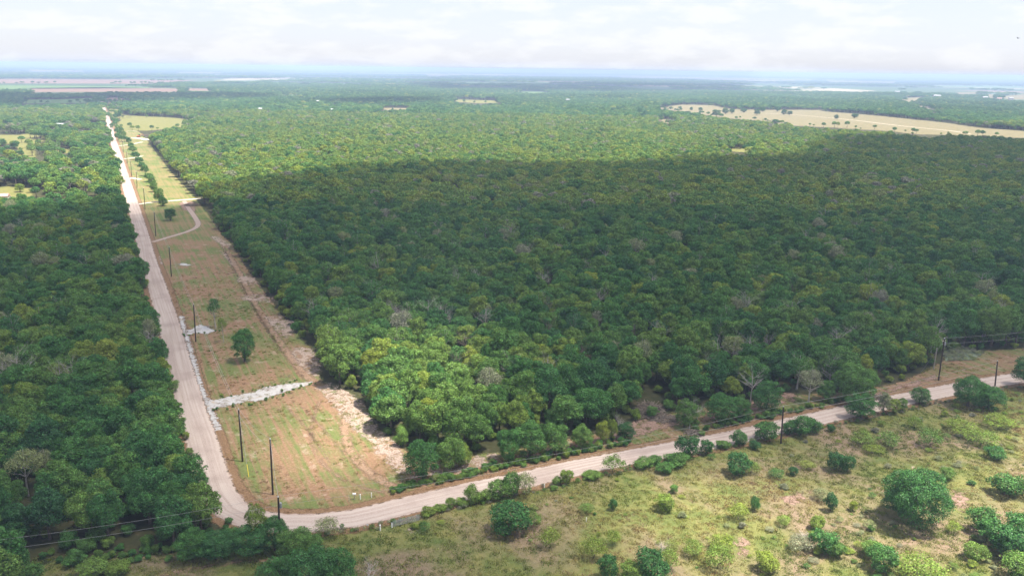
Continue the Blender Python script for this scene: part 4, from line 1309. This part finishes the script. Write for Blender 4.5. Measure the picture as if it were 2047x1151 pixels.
P3 = jitter_grid(-2900, 2900, 1400, 3600, 12, 5)
P3 = P3[wooded(P3, 0)]
s3 = rng.uniform(1.1, 2.0, len(P3)) * (0.7 + 0.6 * vnoise(P3 + 4000, 120, 200, 72))
P4 = jitter_grid(-7500, 7500, 3600, 9500, 42, 20)
P4 = P4[wooded(P4, 0)]
# far country: woods in patches with fields between
m4 = 0.6 * vnoise(P4, 900, 500, 3) + 0.4 * vnoise(P4, 300, 200, 4)
P4 = P4[m4 > 0.53]
P5 = jitter_grid(-20000, 20000, 9500, 26000, 170, 80)
P5 = P5[in_view(P5)]
m5 = 0.6 * vnoise(P5, 2500, 1500, 5) + 0.4 * vnoise(P5, 900, 500, 6)
P5 = P5[m5 > 0.52]
LN = []
for q_ in ([(-60, 168.5), (120, 168), (330, 169.5)], [(350, 173), (560, 171), (760, 174)], [(-60, 155), (200, 156), (420, 157)], [(-60, 148), (300, 150)], [(300, 163), (520, 164)],
           [(520, 152), (800, 157), (1000, 158)], [(1000, 155), (1400, 160)], [(1300, 168), (1700, 170), (2047, 174)], [(1500, 160), (2047, 168)], [(-60, 143), (500, 146)], [(700, 150), (1300, 156)]):
    l_ = resample(G(q_), 14)
    l_ = l_ + rng.normal(size=l_.shape) * [6, 22]
    LN.append(l_[vnoise(l_ + 3000, 160, 400, 61) > .38])
P3 = np.concatenate([P3] + LN)
s3 = np.concatenate([s3, rng.uniform(1.4, 2.6, sum(map(len, LN)))])
PP = np.concatenate([P3, P4, P5])
sF = np.concatenate([s3, rng.uniform(3.5, 6.5, len(P4)), rng.uniform(12, 26, len(P5))])
hF = np.concatenate([rng.uniform(0.8, 1.3, len(P3)) * (0.7 + 0.6 * vnoise(P3 + 4000, 120, 260, 73)), rng.uniform(1.0, 1.7, len(P4)), rng.uniform(1.0, 2.2, len(P5))])
nF = len(PP)
scatter('far_forest', [q.obj for q in MID], np.column_stack([PP, np.zeros(nF)]), np.column_stack([sF, sF, hF]), rng.uniform(0, 6.28, nF), rng.integers(0, 4, nF), oak_tints(nF) * 0.8,
        kind='stuff', label='distant woods between hazy fields below the horizon', cat='forest')
print('far', nF)

# ------------------------------------------------------------------ brush along the roads, weeds, grass
def along(pts, step, wid, seed):
    r = np.random.default_rng(seed)
    ln = resample(G(pts), step)
    return ln + r.normal(size=ln.shape) * wid
BR = [along([(782, 985), (840, 970), (920, 955), (1000, 936), (1080, 921), (1170, 903), (1255, 888)], 0.6, 0.5, 1), along([(800, 976), (860, 961), (960, 941), (1080, 915), (1240, 884)], 0.9, 0.7, 2),
      along([(1385, 862), (1450, 850), (1560, 826), (1690, 802)], 0.8, 0.8, 3), along([(1450, 850), (1560, 826)], 0.8, 0.8, 9)]
BR += [along([(366, 674), (389, 669), (431, 663)], 1.2, .5, 21), along([(436, 819), (470, 812), (515, 805), (566, 788), (620, 769)], 1.0, .6, 22), along([(440, 792), (500, 782), (600, 760)], 1.6, .6, 23),
       along([(240, 1112), (330, 1106), (400, 1092), (440, 1060)], .7, 1.4, 24), along([(80, 1116), (160, 1122), (250, 1114)], .8, 1.5, 25)]
B = np.concatenate(BR)
nearwash = (B[:, 0] < G([(640, 765)])[0, 0] + 2) & (B[:, 1] > G([(600, 830)])[0, 1])
n = len(B)
s = np.where(nearwash, rng.uniform(.2, .5, n), rng.uniform(0.5, 0.95, n))
scatter('roadside_brush', [q.obj for q in SHR], np.column_stack([B, np.zeros(n)]), np.column_stack([s, s, s * rng.uniform(.6, 1.1, n)]), rng.uniform(0, 6.28, n), rng.integers(0, 4, n),
        np.clip(rng.normal(0.42, 0.12, n), 0, 1), kind='stuff', label='low green brush hedge along the upper side of the road', cat='brush')
BL = along([(640, 1072), (760, 1050), (860, 1027), (1000, 998), (1100, 975), (1226, 948), (1340, 918), (1480, 888), (1600, 862), (1700, 844), (1830, 815), (1900, 802), (2010, 776)], 0.7, 0.5, 4)
n = len(BL)
s = rng.uniform(0.25, 0.6, n)
scatter('roadside_weeds', [q.obj for q in FEA], np.column_stack([BL, np.zeros(n)]), np.column_stack([s, s, s * rng.uniform(.5, 1.1, n)]), rng.uniform(0, 6.28, n), rng.integers(0, 3, n),
        np.where(rng.random(n) < .45, rng.uniform(.9, 1, n), rng.uniform(.2, .6, n)), kind='stuff', label='reddish and green weeds along the lower road bank', cat='weeds')

past = G(PAST)
W = jitter_grid(-60, 210, 95, 260, 2.6, 1.3)
W = W[inside(past, W) & in_view(W)]
dens = vnoise(W, 22, 22, 8)
upx, upy = project(W, 0)
weedy = np.clip((upx - 1500) / 350, 0, 1) * np.clip((1000 - upy) / 120, 0, 1)
keep = rng.random(len(W)) < 0.07 + 0.35 * np.clip(dens - 0.5, 0, 1) + 0.35 * weedy * dens + 0.22 * (upy > 1030) * (upx > 1380)
W = W[keep]
n = len(W)
s = rng.uniform(0.3, 1.05, n)
scatter('weeds', [q.obj for q in FEA] + [SHR[0].obj], np.column_stack([W, np.zeros(n)]), np.column_stack([s, s, s * rng.uniform(.4, .9, n)]), rng.uniform(0, 6.28, n), rng.integers(0, 4, n),
        np.clip(np.where(rng.random(n) < .3, rng.uniform(.88, 1, n), rng.normal(.58, .16, n)), 0, 1), kind='stuff', label='small weeds and seedlings dotted over the pasture', cat='weeds')
print('weeds', n)

strip_p = G(STRIP)
Gp = jitter_grid(-130, 220, 95, 330, 0.85, 0.42)
ins_p, ins_s = inside(past, Gp), inside(strip_p, Gp)
Gp2 = Gp[(ins_p | ins_s) & in_view(Gp, 10)]
isp = inside(past, Gp2)
dn = vnoise(Gp2, 7, 7, 9) * 0.5 + vnoise(Gp2, 2.5, 2.5, 10) * 0.5
kp = rng.random(len(Gp2)) < np.where(isp, 0.15 + 0.8 * dn, 0.5 * np.clip(dn * 1.6 - 0.45, 0, 1))
Gp2, isp = Gp2[kp], isp[kp]
big = vnoise(Gp2, 25, 25, 12) * 0.6 + vnoise(Gp2, 6, 6, 13) * 0.4
n = len(Gp2)
tg = np.clip(np.where(isp, 0.22 + 0.75 * big, 0.25 + 1.1 * (big - .1)) + rng.normal(0, .09, n), 0, .95)
dr = seg_dist(rin[60:] if len(rin) > 400 else rin, Gp2)
tg = np.where((dr < 3.0) & ~isp, rng.uniform(.75, .92, n), tg)
s = rng.uniform(0.5, 1.15, n) * np.where(isp, 1.0, 0.75)
scatter('grass', TUFTS, np.column_stack([Gp2, np.zeros(n)]), np.column_stack([s, s, s * rng.uniform(.5, 1.1, n)]), rng.uniform(0, 6.28, n), rng.integers(0, 3, n), tg,
        kind='stuff', label='green and straw coloured grass tufts over pasture and clearing', cat='grass')
print('grass', n)

SG = jitter_grid(100, 190, 190, 270, 1.6, .8)
SG = SG[inside(G([(1884, 699), (1925, 694), (1970, 706), (1944, 720), (1888, 722)]), SG)]
n = len(SG)
s = rng.uniform(0.5, 1.1, n)
scatter('sage_weeds', [q.obj for q in FEA], np.column_stack([SG, np.zeros(n)]), np.column_stack([s, s, s * .6]), rng.uniform(0, 6.28, n), rng.integers(0, 3, n), rng.uniform(.84, 1, n),
        kind='stuff', label='silvery weeds covering the bank behind the guyed pole', cat='weeds')

# ------------------------------------------------------------------ poles and wires
POLES = [  # base px, top px, label, extras
    ((545.5, 988), (540, 878), 'tall dark utility pole in the clearing just above the road bend', 'std'),
    ((485, 922), (477, 819), 'dark utility pole with a yellow guy guard, near the wash', 'guy'),
    ((561, 1096), (556, 994), 'dark utility pole among the bushes on the outside of the road bend', 'tran'),
    ((391.5, 683), (387, 609), 'dark utility pole beside the upper puddle', 'std'),
    ((342.8, 553), (338, 494), 'dark utility pole beside the road left of the small blue puddle', 'std'),
    ((311.5, 472), (308, 424), 'dark utility pole at the mouth of the looping dirt track', 'std'),
    ((290, 419), (287, 377), 'utility pole just in front of the white driveway', 'std'),
    ((274, 376), (272.6, 344), 'first utility pole beyond the white driveway', 'std'),
    ((263.4, 353), (261, 322), 'second utility pole beyond the white driveway', 'std'),
    ((254.5, 327), (253, 303), 'third utility pole beyond the white driveway', 'std'),
    ((246.7, 305), (245, 282), 'farthest utility pole in view along the left road', 'std'),
    ((1876, 760), (1888, 677), 'tall guyed utility pole on the brown verge at the right', 'arm'),
    ((1989, 772), (1994, 722), 'short utility pole at the lower road edge near the right border', 'std'),
    ((1561, 886), (1566, 813), 'lone utility pole on the lower road bank right of centre', 'std'),
]
tops = []
for (b, tpx, lab, ex) in POLES:
    p = at(*b)
    h = height_at(p, *tpx)
    e = bpy.data.objects.new('utility_pole', None)
    COL.objects.link(e)
    e.location = (p[0], p[1], 0)
    e['label'] = lab
    e['category'] = 'utility pole'
    e['group'] = 'utility poles along the gravel roads'
    dirt = ray(*tpx)
    k = p[1] / dirt[1]
    lx = dirt[0] * k - p[0]
    lx = max(-.6, min(.6, lx))
    link('shaft', MB().tube([(0, 0, -.3), (lx * .5, 0, h * .5), (lx, 0, h)], [.19, .17, .14], 10).mesh('shaft', [M_POLE]), e)
    ins = MB().tube([(lx, 0, h - .02), (lx, 0, h + .12), (lx, 0, h + .3)], [.05, .11, .06], 8)
    link('insulator', ins.mesh('insulator', [M_CERAM]), e)
    br = MB().box((lx * .85, .2, h * .86), (.12, .3, .1)).tube([(lx * .85, .34, h * .86 - .05), (lx * .85, .34, h * .86 + .15)], .07, 8)
    link('bracket', br.mesh('bracket', [M_CERAM]), e)
    if ex in ('tran', 'arm'):
        link('transformer', MB().tube([(.35 + lx, 0, h - 1.9), (.35 + lx, 0, h - 1.0)], .22, 12).tube([(.35 + lx, 0, h - 1.0), (.35 + lx, 0, h - .85)], [.22, .1], 12).mesh('transformer', [M_GREY]), e)
    if ex == 'arm':
        link('crossarm', MB().box((lx, 0, h - .55), (1.9, .12, .14), rz=.6).mesh('crossarm', [M_POLEW]), e)
    tops.append((p[0] + lx, p[1], h, p[1]))
def wire(a, b, sag, lab, z0=0.0, z1=0.0, r=0.022, off=0.0, name='power_line', grp='power lines between the poles'):
    pts = []
    for i in range(17):
        t_ = i / 16
        pts.append((a[0] * (1 - t_) + b[0] * t_, a[1] * (1 - t_) + b[1] * t_ + off, (a[2] + z0) * (1 - t_) + (b[2] + z1) * t_ - sag * 4 * t_ * (1 - t_)))
    link(name, MB().tube(pts, r, 4).mesh(name, [M_WIRE]), label=lab, cat='power line' if name == 'power_line' else 'guy wire', group=grp)
seq = [2, 0, 1, 3, 4, 5, 6, 7, 8, 9, 10]
nm_ = ['bend pole', 'clearing pole', 'yellow guard pole', 'puddle pole', 'small puddle pole', 'track pole', 'driveway pole', 'first far pole', 'second far pole', 'third far pole', 'farthest pole']
for i in range(len(seq) - 1):
    a, b = tops[seq[i]], tops[seq[i + 1]]
    wire(a, b, .9, 'upper wire of the span from the %s to the %s' % (nm_[i], nm_[i + 1]), .3, .3)
    wire((a[0], a[1] + .35, a[2] * .86), (b[0], b[1] + .35, b[2] * .86), .9, 'lower wire of the span from the %s to the %s' % (nm_[i], nm_[i + 1]))
pL = at(-260, 1235)
for dz, lab in ((.3, 'upper'), (-1.4, 'lower')):
    wire(tops[2], (pL[0], pL[1], 10.4), 1.0, lab + ' wire running from the bend pole down across the bottom left wood', dz, dz, .016)
    wire(tops[2], tops[13], 1.6, lab + ' wire along the road from the bend pole to the lone bank pole', dz, dz, .014)
    wire(tops[13], tops[12], 1.0, lab + ' wire from the lone bank pole to the short pole at the right', dz, dz)
pR = at(2300, 700)
wire(tops[11], (pR[0], pR[1], 12), 1.2, 'upper wire leaving the guyed pole toward the right edge', .2, 0)
wire(tops[11], (pR[0], pR[1], 10.2), 1.2, 'lower wire leaving the guyed pole toward the right edge', -1.4, 0)
wire(tops[12], tops[11], .6, 'wire crossing the road from the short pole to the guyed pole', .1, -1.4)
g1 = at(1838, 748); g1[2] = 0
wire(tops[11], (g1[0], g1[1], 0), 0, 'guy wire slanting left from the tall guyed pole to the ground', -.5, 0, .035, name='guy_wire', grp='guy wires of the poles')
g1 = at(497.5, 953)
a = tops[1]
wire(a, (g1[0], g1[1], 0), 0, 'guy wire from the wash side pole to the yellow guard', -.6, 0, .03, name='guy_wire', grp='guy wires of the poles')
a3 = np.array([g1[0], g1[1], 0.0]); b3 = np.array([a[0], a[1], a[2] - .6]); dv = (b3 - a3) / np.linalg.norm(b3 - a3)
link('guy_guard', MB().tube([a3, a3 + dv * 2.6], .06, 8).mesh('guy_guard', [M_YELLOW]), label='yellow plastic guard on the guy wire by the wash side pole', cat='guy guard')
# second weathered stub pole beside the guyed one
p = at(1866, 738)
link('stub_pole', MB().tube([(0, 0, -.2), (.1, 0, 6.4)], [.15, .12], 8).mesh('stub_pole', [M_POLEW]), loc=(p[0], p[1], 0), label='weathered pale stub pole left of the tall guyed pole', cat='pole')

# ------------------------------------------------------------------ posts, mailbox, gate
def post(px, py, h, r, mat, lab, cap=None):
    p = at(px, py)
    e = bpy.data.objects.new('post', None)
    COL.objects.link(e)
    e.location = (p[0], p[1], 0)
    e['label'] = lab
    e['category'] = 'post'
    e['group'] = 'small posts beside the road'
    link('shaft', MB().tube([(0, 0, -.1), (0, 0, h)], r, 8).mesh('shaft', [mat]), e)
    link('cap', MB().tube([(0, 0, h), (0, 0, h + .06)], [r * 1.3, r * .6], 8).mesh('cap', [cap or mat]), e)
    return p
post(760.2, 1060, 1.15, .12, M_WHITE, 'white post standing alone left of the metal gate')
post(783.4, 1054, 1.15, .13, M_WHITE, 'white gate post with a dark cap at the left end of the metal gate', M_BLACK)
post(720.4, 998, 1.1, .09, M_WHITE, 'white post right of the mailbox on the upper road edge')
post(742.7, 994, 1.0, .07, M_WHITE, 'thin white post farthest right on the upper road edge')
post(698, 1002, 1.0, .06, M_POLEW, 'grey wooden post left of the mailbox')
post(1172, 1042, .8, .06, M_WHITE, 'short white stake alone in the shaded pasture')
post(1088, 976, .9, .07, M_WHITE, 'short white stake at the road bank right of the tall clump')
post(1172.5, 1065 - 12, .01, .01, M_WHITE, 'x') if False else None
p = at(708.6, 998)
e = bpy.data.objects.new('mailbox', None)
COL.objects.link(e)
e.location = (p[0], p[1], 0)
e['label'] = 'small white mailbox on a post at the upper edge of the road'
e['category'] = 'mailbox'
link('post', MB().box((0, 0, .5), (.1, .1, 1.1)).mesh('post', [M_POLEW]), e)
mb = MB()
prof = [(-.16, 0), (.16, 0), (.16, .2), (.11, .3), (0, .34), (-.11, .3), (-.16, .2)]
V = [(-.3, y, 1.06 + z) for y, z in prof] + [(.3, y, 1.06 + z) for y, z in prof]
mb.add(V, [tuple(range(6, -1, -1)), tuple(range(7, 14))] + [(i, (i + 1) % 7, 7 + (i + 1) % 7, 7 + i) for i in range(7)])
link('box', mb.mesh('box', [M_WHITE]), e)
link('door', MB().box((-.315, 0, 1.2), (.02, .26, .24)).mesh('door', [M_GREY]), e)
link('flag', MB().box((.1, .18, 1.35), (.05, .02, .22)).mesh('flag', [M_ORANGE]), e)
p = at(735, 1056)
e = bpy.data.objects.new('road_marker', None)
COL.objects.link(e)
e.location = (p[0], p[1], 0)
e['label'] = 'small pale marker sign on the lower road edge left of the white posts'
e['category'] = 'marker'
link('post', MB().tube([(0, 0, -.1), (0, 0, .8)], .03, 6).mesh('post', [M_POLEW]), e)
link('panel', MB().box((0, -.04, .8), (.34, .03, .26)).mesh('panel', [M_WHITE]), e)
a, b = at(786, 1053), at(838, 1040)
d = b - a
ang = math.atan2(d[1], d[0])
ln = np.linalg.norm(d)
e = bpy.data.objects.new('farm_gate', None)
COL.objects.link(e)
e.location = (a[0], a[1], 0)
e.rotation_euler = (0, 0, ang)
e['label'] = 'grey tube farm gate right of the white gate post'
e['category'] = 'gate'
fr = MB()
for x in (0, ln / 2, ln):
    fr.tube([(x, 0, .1), (x, 0, 1.25)], .035, 6)
link('frame', fr.mesh('frame', [M_GREY]), e)
rail = MB().tube([(0, 0, 0), (ln, 0, 0)], .03, 6).mesh('rail', [M_GREY])
for k in range(6):
    link('rail', rail, e, loc=(0, 0, .15 + k * .21))

# ------------------------------------------------------------------ houses, machine, pickup
def house(px, py, w, d, h, rz, roof, lab, name='house'):
    p = at(px, py)
    e = bpy.data.objects.new(name, None)
    COL.objects.link(e)
    e.location = (p[0], p[1], 0)
    e.rotation_euler = (0, 0, rz)
    e['label'] = lab
    e['category'] = name
    link('wall', MB().box((0, 0, h / 2), (w, d, h)).mesh('wall', [M_WALL]), e)
    o, r = .4, h + d * .22
    V = [(-w / 2 - o, -d / 2 - o, h), (w / 2 + o, -d / 2 - o, h), (w / 2 + o, d / 2 + o, h), (-w / 2 - o, d / 2 + o, h), (-w / 2 - o, 0, r), (w / 2 + o, 0, r)]
    link('roof', MB().add(V, [(0, 1, 5, 4), (2, 3, 4, 5), (0, 4, 3), (1, 2, 5), (3, 2, 1, 0)]).mesh('roof', [roof]), e)
    link('door', MB().box((0, -d / 2 - .03, 1.05), (1, .06, 2.1)).mesh('door', [M_GREY]), e)
    wm = MB().box((0, -d / 2 - .03, 1.5), (1.3, .06, 1.0)).mesh('window', [M_GLASS])
    for x in (-w * .32, w * .32):
        link('window', wm, e, loc=(x, 0, 0))
house(120, 260, 12, 8, 6.5, .2, M_ROOFW, 'white roofed house among trees at the far left beyond the meadow')
house(521, 227, 11, 7, 8.0, .1, M_ROOFW, 'white roofed house half hidden in the woods beyond the left part')
house(663, 229, 7, 6, 8.5, .1, M_ROOFW, 'tiny white roof just below the small orange field')
house(638, 211, 9, 7, 9, .1, M_ROOFW, 'tiny white roof in the woods left of the small orange field')
house(1872, 198, 24, 12, 11, .0, M_ROOFW, 'large white building beyond the dry field at the right')
house(1793, 189, 18, 12, 11, .0, M_ROOFW, 'white building left of the distant clearings at the right')
house(1968, 201, 16, 10, 11, .0, M_ROOFW, 'long white roof below the distant right clearings')
house(1996, 204, 14, 9, 11, .0, M_ROOFP, 'reddish roofed house near the right edge in the distance')
house(2020, 203, 14, 9, 11, .0, M_ROOFW, 'white roofed house at the right edge in the distance')
house(1135, 207, 9, 6, 9.5, .0, M_ROOFW, 'tiny white building in the woods in the middle distance')
house(1, 402, 9, 6, 3.2, .3, M_ROOFP, 'pinkish shed cut by the left edge beside the dark blue pickup', 'shed')
# dark blue pickup
p = at(18, 399)
e = bpy.data.objects.new('pickup_truck', None)
COL.objects.link(e)
e.location = (p[0], p[1], 0)
e.rotation_euler = (0, 0, .3)
e['label'] = 'dark blue pickup parked in the small clearing at the left edge'
e['category'] = 'pickup truck'
bd = MB()
V = []
prof = [(-2.6, .5), (2.6, .5), (2.65, .95), (1.5, 1.1), (.9, 1.7), (-.6, 1.75), (-.9, 1.1), (-2.6, 1.1)]
V = [(x, -.95, z) for x, z in prof] + [(x, .95, z) for x, z in prof]
bd.add(V, [tuple(range(7, -1, -1)), tuple(range(8, 16))] + [(i, (i + 1) % 8, 8 + (i + 1) % 8, 8 + i) for i in range(8)])
link('body', bd.mesh('body', [M_BLUE]), e)
link('windscreen', MB().add([(1.46, -.8, 1.16), (1.46, .8, 1.16), (.95, .75, 1.66), (.95, -.75, 1.66)], [(0, 1, 2, 3)]).mesh('windscreen', [M_GLASS]), e)
wm = MB().tube([(0, -.12, 0), (0, .12, 0)], .38, 12).mesh('wheel', [M_BLACK])
for x in (-1.7, 1.7):
    for y in (-.88, .88):
        link('wheel', wm, e, loc=(x, y, .38))
# orange earth mover by the white drive
p = at(277, 275)
e = bpy.data.objects.new('excavator', None)
COL.objects.link(e)
e.location = (p[0], p[1], 0)
e.rotation_euler = (0, 0, .4)
e['label'] = 'rusty orange earth mover parked at the end of the white drive before the far field'
e['category'] = 'excavator'
link('body', MB().box((0, 0, 1.6), (3.4, 2.4, 1.4)).mesh('body', [M_ORANGE]), e)
link('cab', MB().box((.9, .5, 2.7), (1.4, 1.2, 1.2)).mesh('cab', [M_GLASS]), e)
tm = MB().box((0, 0, .45), (3.8, .6, .85)).mesh('crawler_track', [M_BLACK])
for y in (-1.1, 1.1):
    link('crawler_track', tm, e, loc=(0, y, 0))
link('boom', MB().tube([(1.4, -.4, 1.8), (3.4, -.4, 4.0), (5.2, -.4, 3.0), (5.6, -.4, .9)], [.25, .22, .18, .15], 6).mesh('boom', [M_ORANGE]), e)
link('bucket', MB().box((5.6, -.4, .5), (.9, 1.0, .8)).mesh('bucket', [M_BLACK]), e)

def brush_pile(px, py, rx, ry, h, n, mat, lab, seed):
    r = random.Random(seed)
    mb = MB()
    for i in range(n):
        a, q = r.uniform(0, 6.28), math.sqrt(r.random())
        x, y = rx * q * math.cos(a), ry * q * math.sin(a)
        z = h * (1 - q * q) * r.uniform(.1, 1) + .1
        b = r.uniform(0, 3.14)
        l_ = r.uniform(.6, 1.8)
        dz = r.uniform(-.3, .4)
        mb.tube([(x - l_ * math.cos(b), y - l_ * math.sin(b), max(.05, z - dz)), (x, y, z), (x + l_ * math.cos(b), y + l_ * math.sin(b), max(.05, z + dz))], r.uniform(.05, .12), 4)
    p = at(px, py)
    link('brush_pile', mb.mesh('brush_pile', [mat]), loc=(p[0], p[1], 0), label=lab, cat='brush pile')
brush_pile(383, 411, 5, 3, 1.8, 160, M_DEADB, 'dark reddish pile of cut brush at the end of the white driveway', 1)
brush_pile(291, 272, 7, 3, 2, 160, M_DEADB, 'brown pile of pushed up brush beside the orange earth mover', 2)
brush_pile(1300, 822, 3.2, 5.5, 1.5, 220, M_DEADB, 'heap of reddish cut branches at the wood edge above the bare soil', 3)
brush_pile(1386, 866, 1.8, .9, .8, 60, M_DEADB, 'small purple-brown heap of twigs on the verge by the upper road edge', 4)
brush_pile(1340, 838, 5, 2.0, .6, 120, M_DEADB, 'low scatter of broken branches across the bare soil', 5)
brush_pile(1745, 795, 4, 1.6, .7, 90, M_DEADB, 'brown heap of branches at the road edge right of the dome oak', 6)

d = ray(2035, 77)
pb = np.array([0, 0, CAM_H]) + d * (230 / d[1])
e = bpy.data.objects.new('bird', None)
COL.objects.link(e)
e.location = tuple(pb)
e.rotation_euler = (0, .2, .3)
e['label'] = 'tiny dark bird gliding in the sky at the upper right'
e['category'] = 'bird'
link('body', MB().tube([(0, -.28, 0), (0, -.12, .02), (0, .08, .02), (0, .22, .03), (0, .3, .02)], [.02, .08, .09, .05, .01], 8).mesh('body', [M_BLACK]), e)
for sg in (-1, 1):
    w_ = [(0, -.1, .05), (sg * .35, -.06, .16), (sg * .72, -.16, .1), (sg * .36, .12, .16), (0, .12, .05)]
    link('wing', MB().add([(x, y, z + .012) for x, y, z in w_] + [(x, y, z - .012) for x, y, z in w_], [(0, 1, 3, 4), (1, 2, 3), (5, 9, 8, 6), (6, 8, 7)]).mesh('wing', [M_BLACK]), e)

# ------------------------------------------------------------------ clouds that shade the land
CLH = 900.0
off = np.array([SUN.x, SUN.y]) * CLH / SUN.z
def canopy(pts):
    return [(x, yh(x) + (y - yh(x)) * 1.11) for x, y in pts]
SHADE = [(-900, 560), (-300, 470), (0, 452), (130, 442), (215, 432)] + [(250, 412), (300, 408), (385, 408)] + \
        canopy([(420, 396), (470, 372), (521, 355), (600, 346), (700, 341), (760, 330), (836, 322), (1000, 322), (1132, 327), (1288, 326), (1417, 312), (1556, 310), (1650, 299),
                (1648, 284), (1695, 271), (1834, 270), (2047, 276), (2400, 292), (3000, 330)]) + \
        [(3000, 780), (2300, 790), (2047, 838), (1985, 862), (1950, 900), (1880, 930), (1800, 965), (1700, 990), (1600, 990), (1500, 962), (1400, 930), (1320, 945), (1275, 985), (1250, 1030),
         (1290, 1100), (1330, 1180), (1400, 1500), (-1200, 1500)]
shade = G(SHADE)
shade = np.clip(shade, [-900, 40], [900, 2000])
gapc, gapr = at(845, 800)[:2], (30, 42)
gap2 = at(700, 900)[:2]
def cloud(name, poly, res, soft, gaps, lab, thick=70, H=CLH, far_soft=None):
    lo, hi = poly.min(0) - 20, poly.max(0) + 20
    xs, ys = np.arange(lo[0], hi[0] + res, res), np.arange(lo[1], hi[1] + res, res)
    X, Y = np.meshgrid(xs, ys)
    P = np.column_stack([X.ravel(), Y.ravel()])
    sd = sdist(poly, P)
    wob = (vnoise(P + 5000, 45, 45, 21) - .5) * 26 + (vnoise(P + 5000, 15, 15, 22) - .5) * 10
    near = np.clip((400 - P[:, 1]) / 100, 0, 1)
    wob *= (1 - .55 * near)
    a = np.clip((sd + wob * .6) / (soft * (1 + .2 * near)) + 0.35, 0, 1)
    a = a * a * (3 - 2 * a)
    for c, rx, ry, amt in gaps:
        g = np.exp(-(((P[:, 0] - c[0]) / rx) ** 2 + ((P[:, 1] - c[1]) / ry) ** 2) ** 1.5)
        a *= 1 - amt * g
    n = len(P)
    bump = (vnoise(P + 9000, 90, 90, 31) + .5 * vnoise(P + 9000, 35, 35, 32))
    th = thick * np.sqrt(a + 1e-4) * (0.5 + bump)
    o2 = np.array([SUN.x, SUN.y]) * H / SUN.z
    keepv = a > 0.0005
    w = len(xs)
    i = (np.arange(len(ys) - 1)[:, None] * w + np.arange(w - 1)[None]).ravel()
    q = np.stack([i, i + 1, i + w + 1, i + w], 1)
    q = q[keepv[q].any(1)]
    top = np.column_stack([P + o2, H + th])
    bot = np.column_stack([P + o2, H - th * .25])
    V = np.concatenate([top, bot])
    Fq = np.concatenate([q, q[:, ::-1] + n])
    used, inv = np.unique(Fq, return_inverse=True)
    me = mesh_from(name, V[used], inv.reshape(Fq.shape), [M_CLOUD], smooth=True)
    me.attributes.new('dens', 'FLOAT', 'POINT').data.foreach_set('value', np.concatenate([a, a])[used].astype(np.float32))
    link(name, me, kind='structure', label=lab)
t = NT('cloud')
dn_ = t.n('ShaderNodeAttribute', attribute_name='dens').outputs['Fac']
al = t.math('MULTIPLY', dn_, 0.61, True)
df = t.n('ShaderNodeBsdfDiffuse')
df.inputs[0].default_value = (.9, .9, .9, 1)
tl = t.n('ShaderNodeBsdfTranslucent')
tl.inputs[0].default_value = (.92, .95, 1.0, 1)
m1 = t.n('ShaderNodeMixShader')
m1.inputs[0].default_value = .6
t.l(df.outputs[0], m1.inputs[1])
t.l(tl.outputs[0], m1.inputs[2])
tr = t.n('ShaderNodeBsdfTransparent')
m2 = t.n('ShaderNodeMixShader')
t.l(al, m2.inputs[0])
t.l(tr.outputs[0], m2.inputs[1])
t.l(m1.outputs[0], m2.inputs[2])
t.l(m2.outputs[0], t.out.inputs[0])
M_CLOUD = t.m
cloud('cloud', shade, 6.0, 26, [(gapc, 38, 50, .97), (gap2, 22, 26, .7)], 'broad cumulus overhead shading the middle woods')
far_sh = [([(-400, 184), (60, 185), (360, 184), (540, 186), (560, 193), (300, 199), (120, 208), (-400, 214)], 60),
          ([(800, 165), (1100, 164), (1500, 170), (1500, 178), (1250, 182), (900, 178)], 90),
          ([(600, 198), (760, 194), (880, 196), (870, 203), (700, 206)], 50)]
for k, (pp, sf) in enumerate(far_sh):
    cloud('cloud', G(canopy(pp)), 40.0, sf, [], 'distant cumulus number of which only the shadow on far woods shows' if False else 'far cumulus shading a band of distant woods', 120)
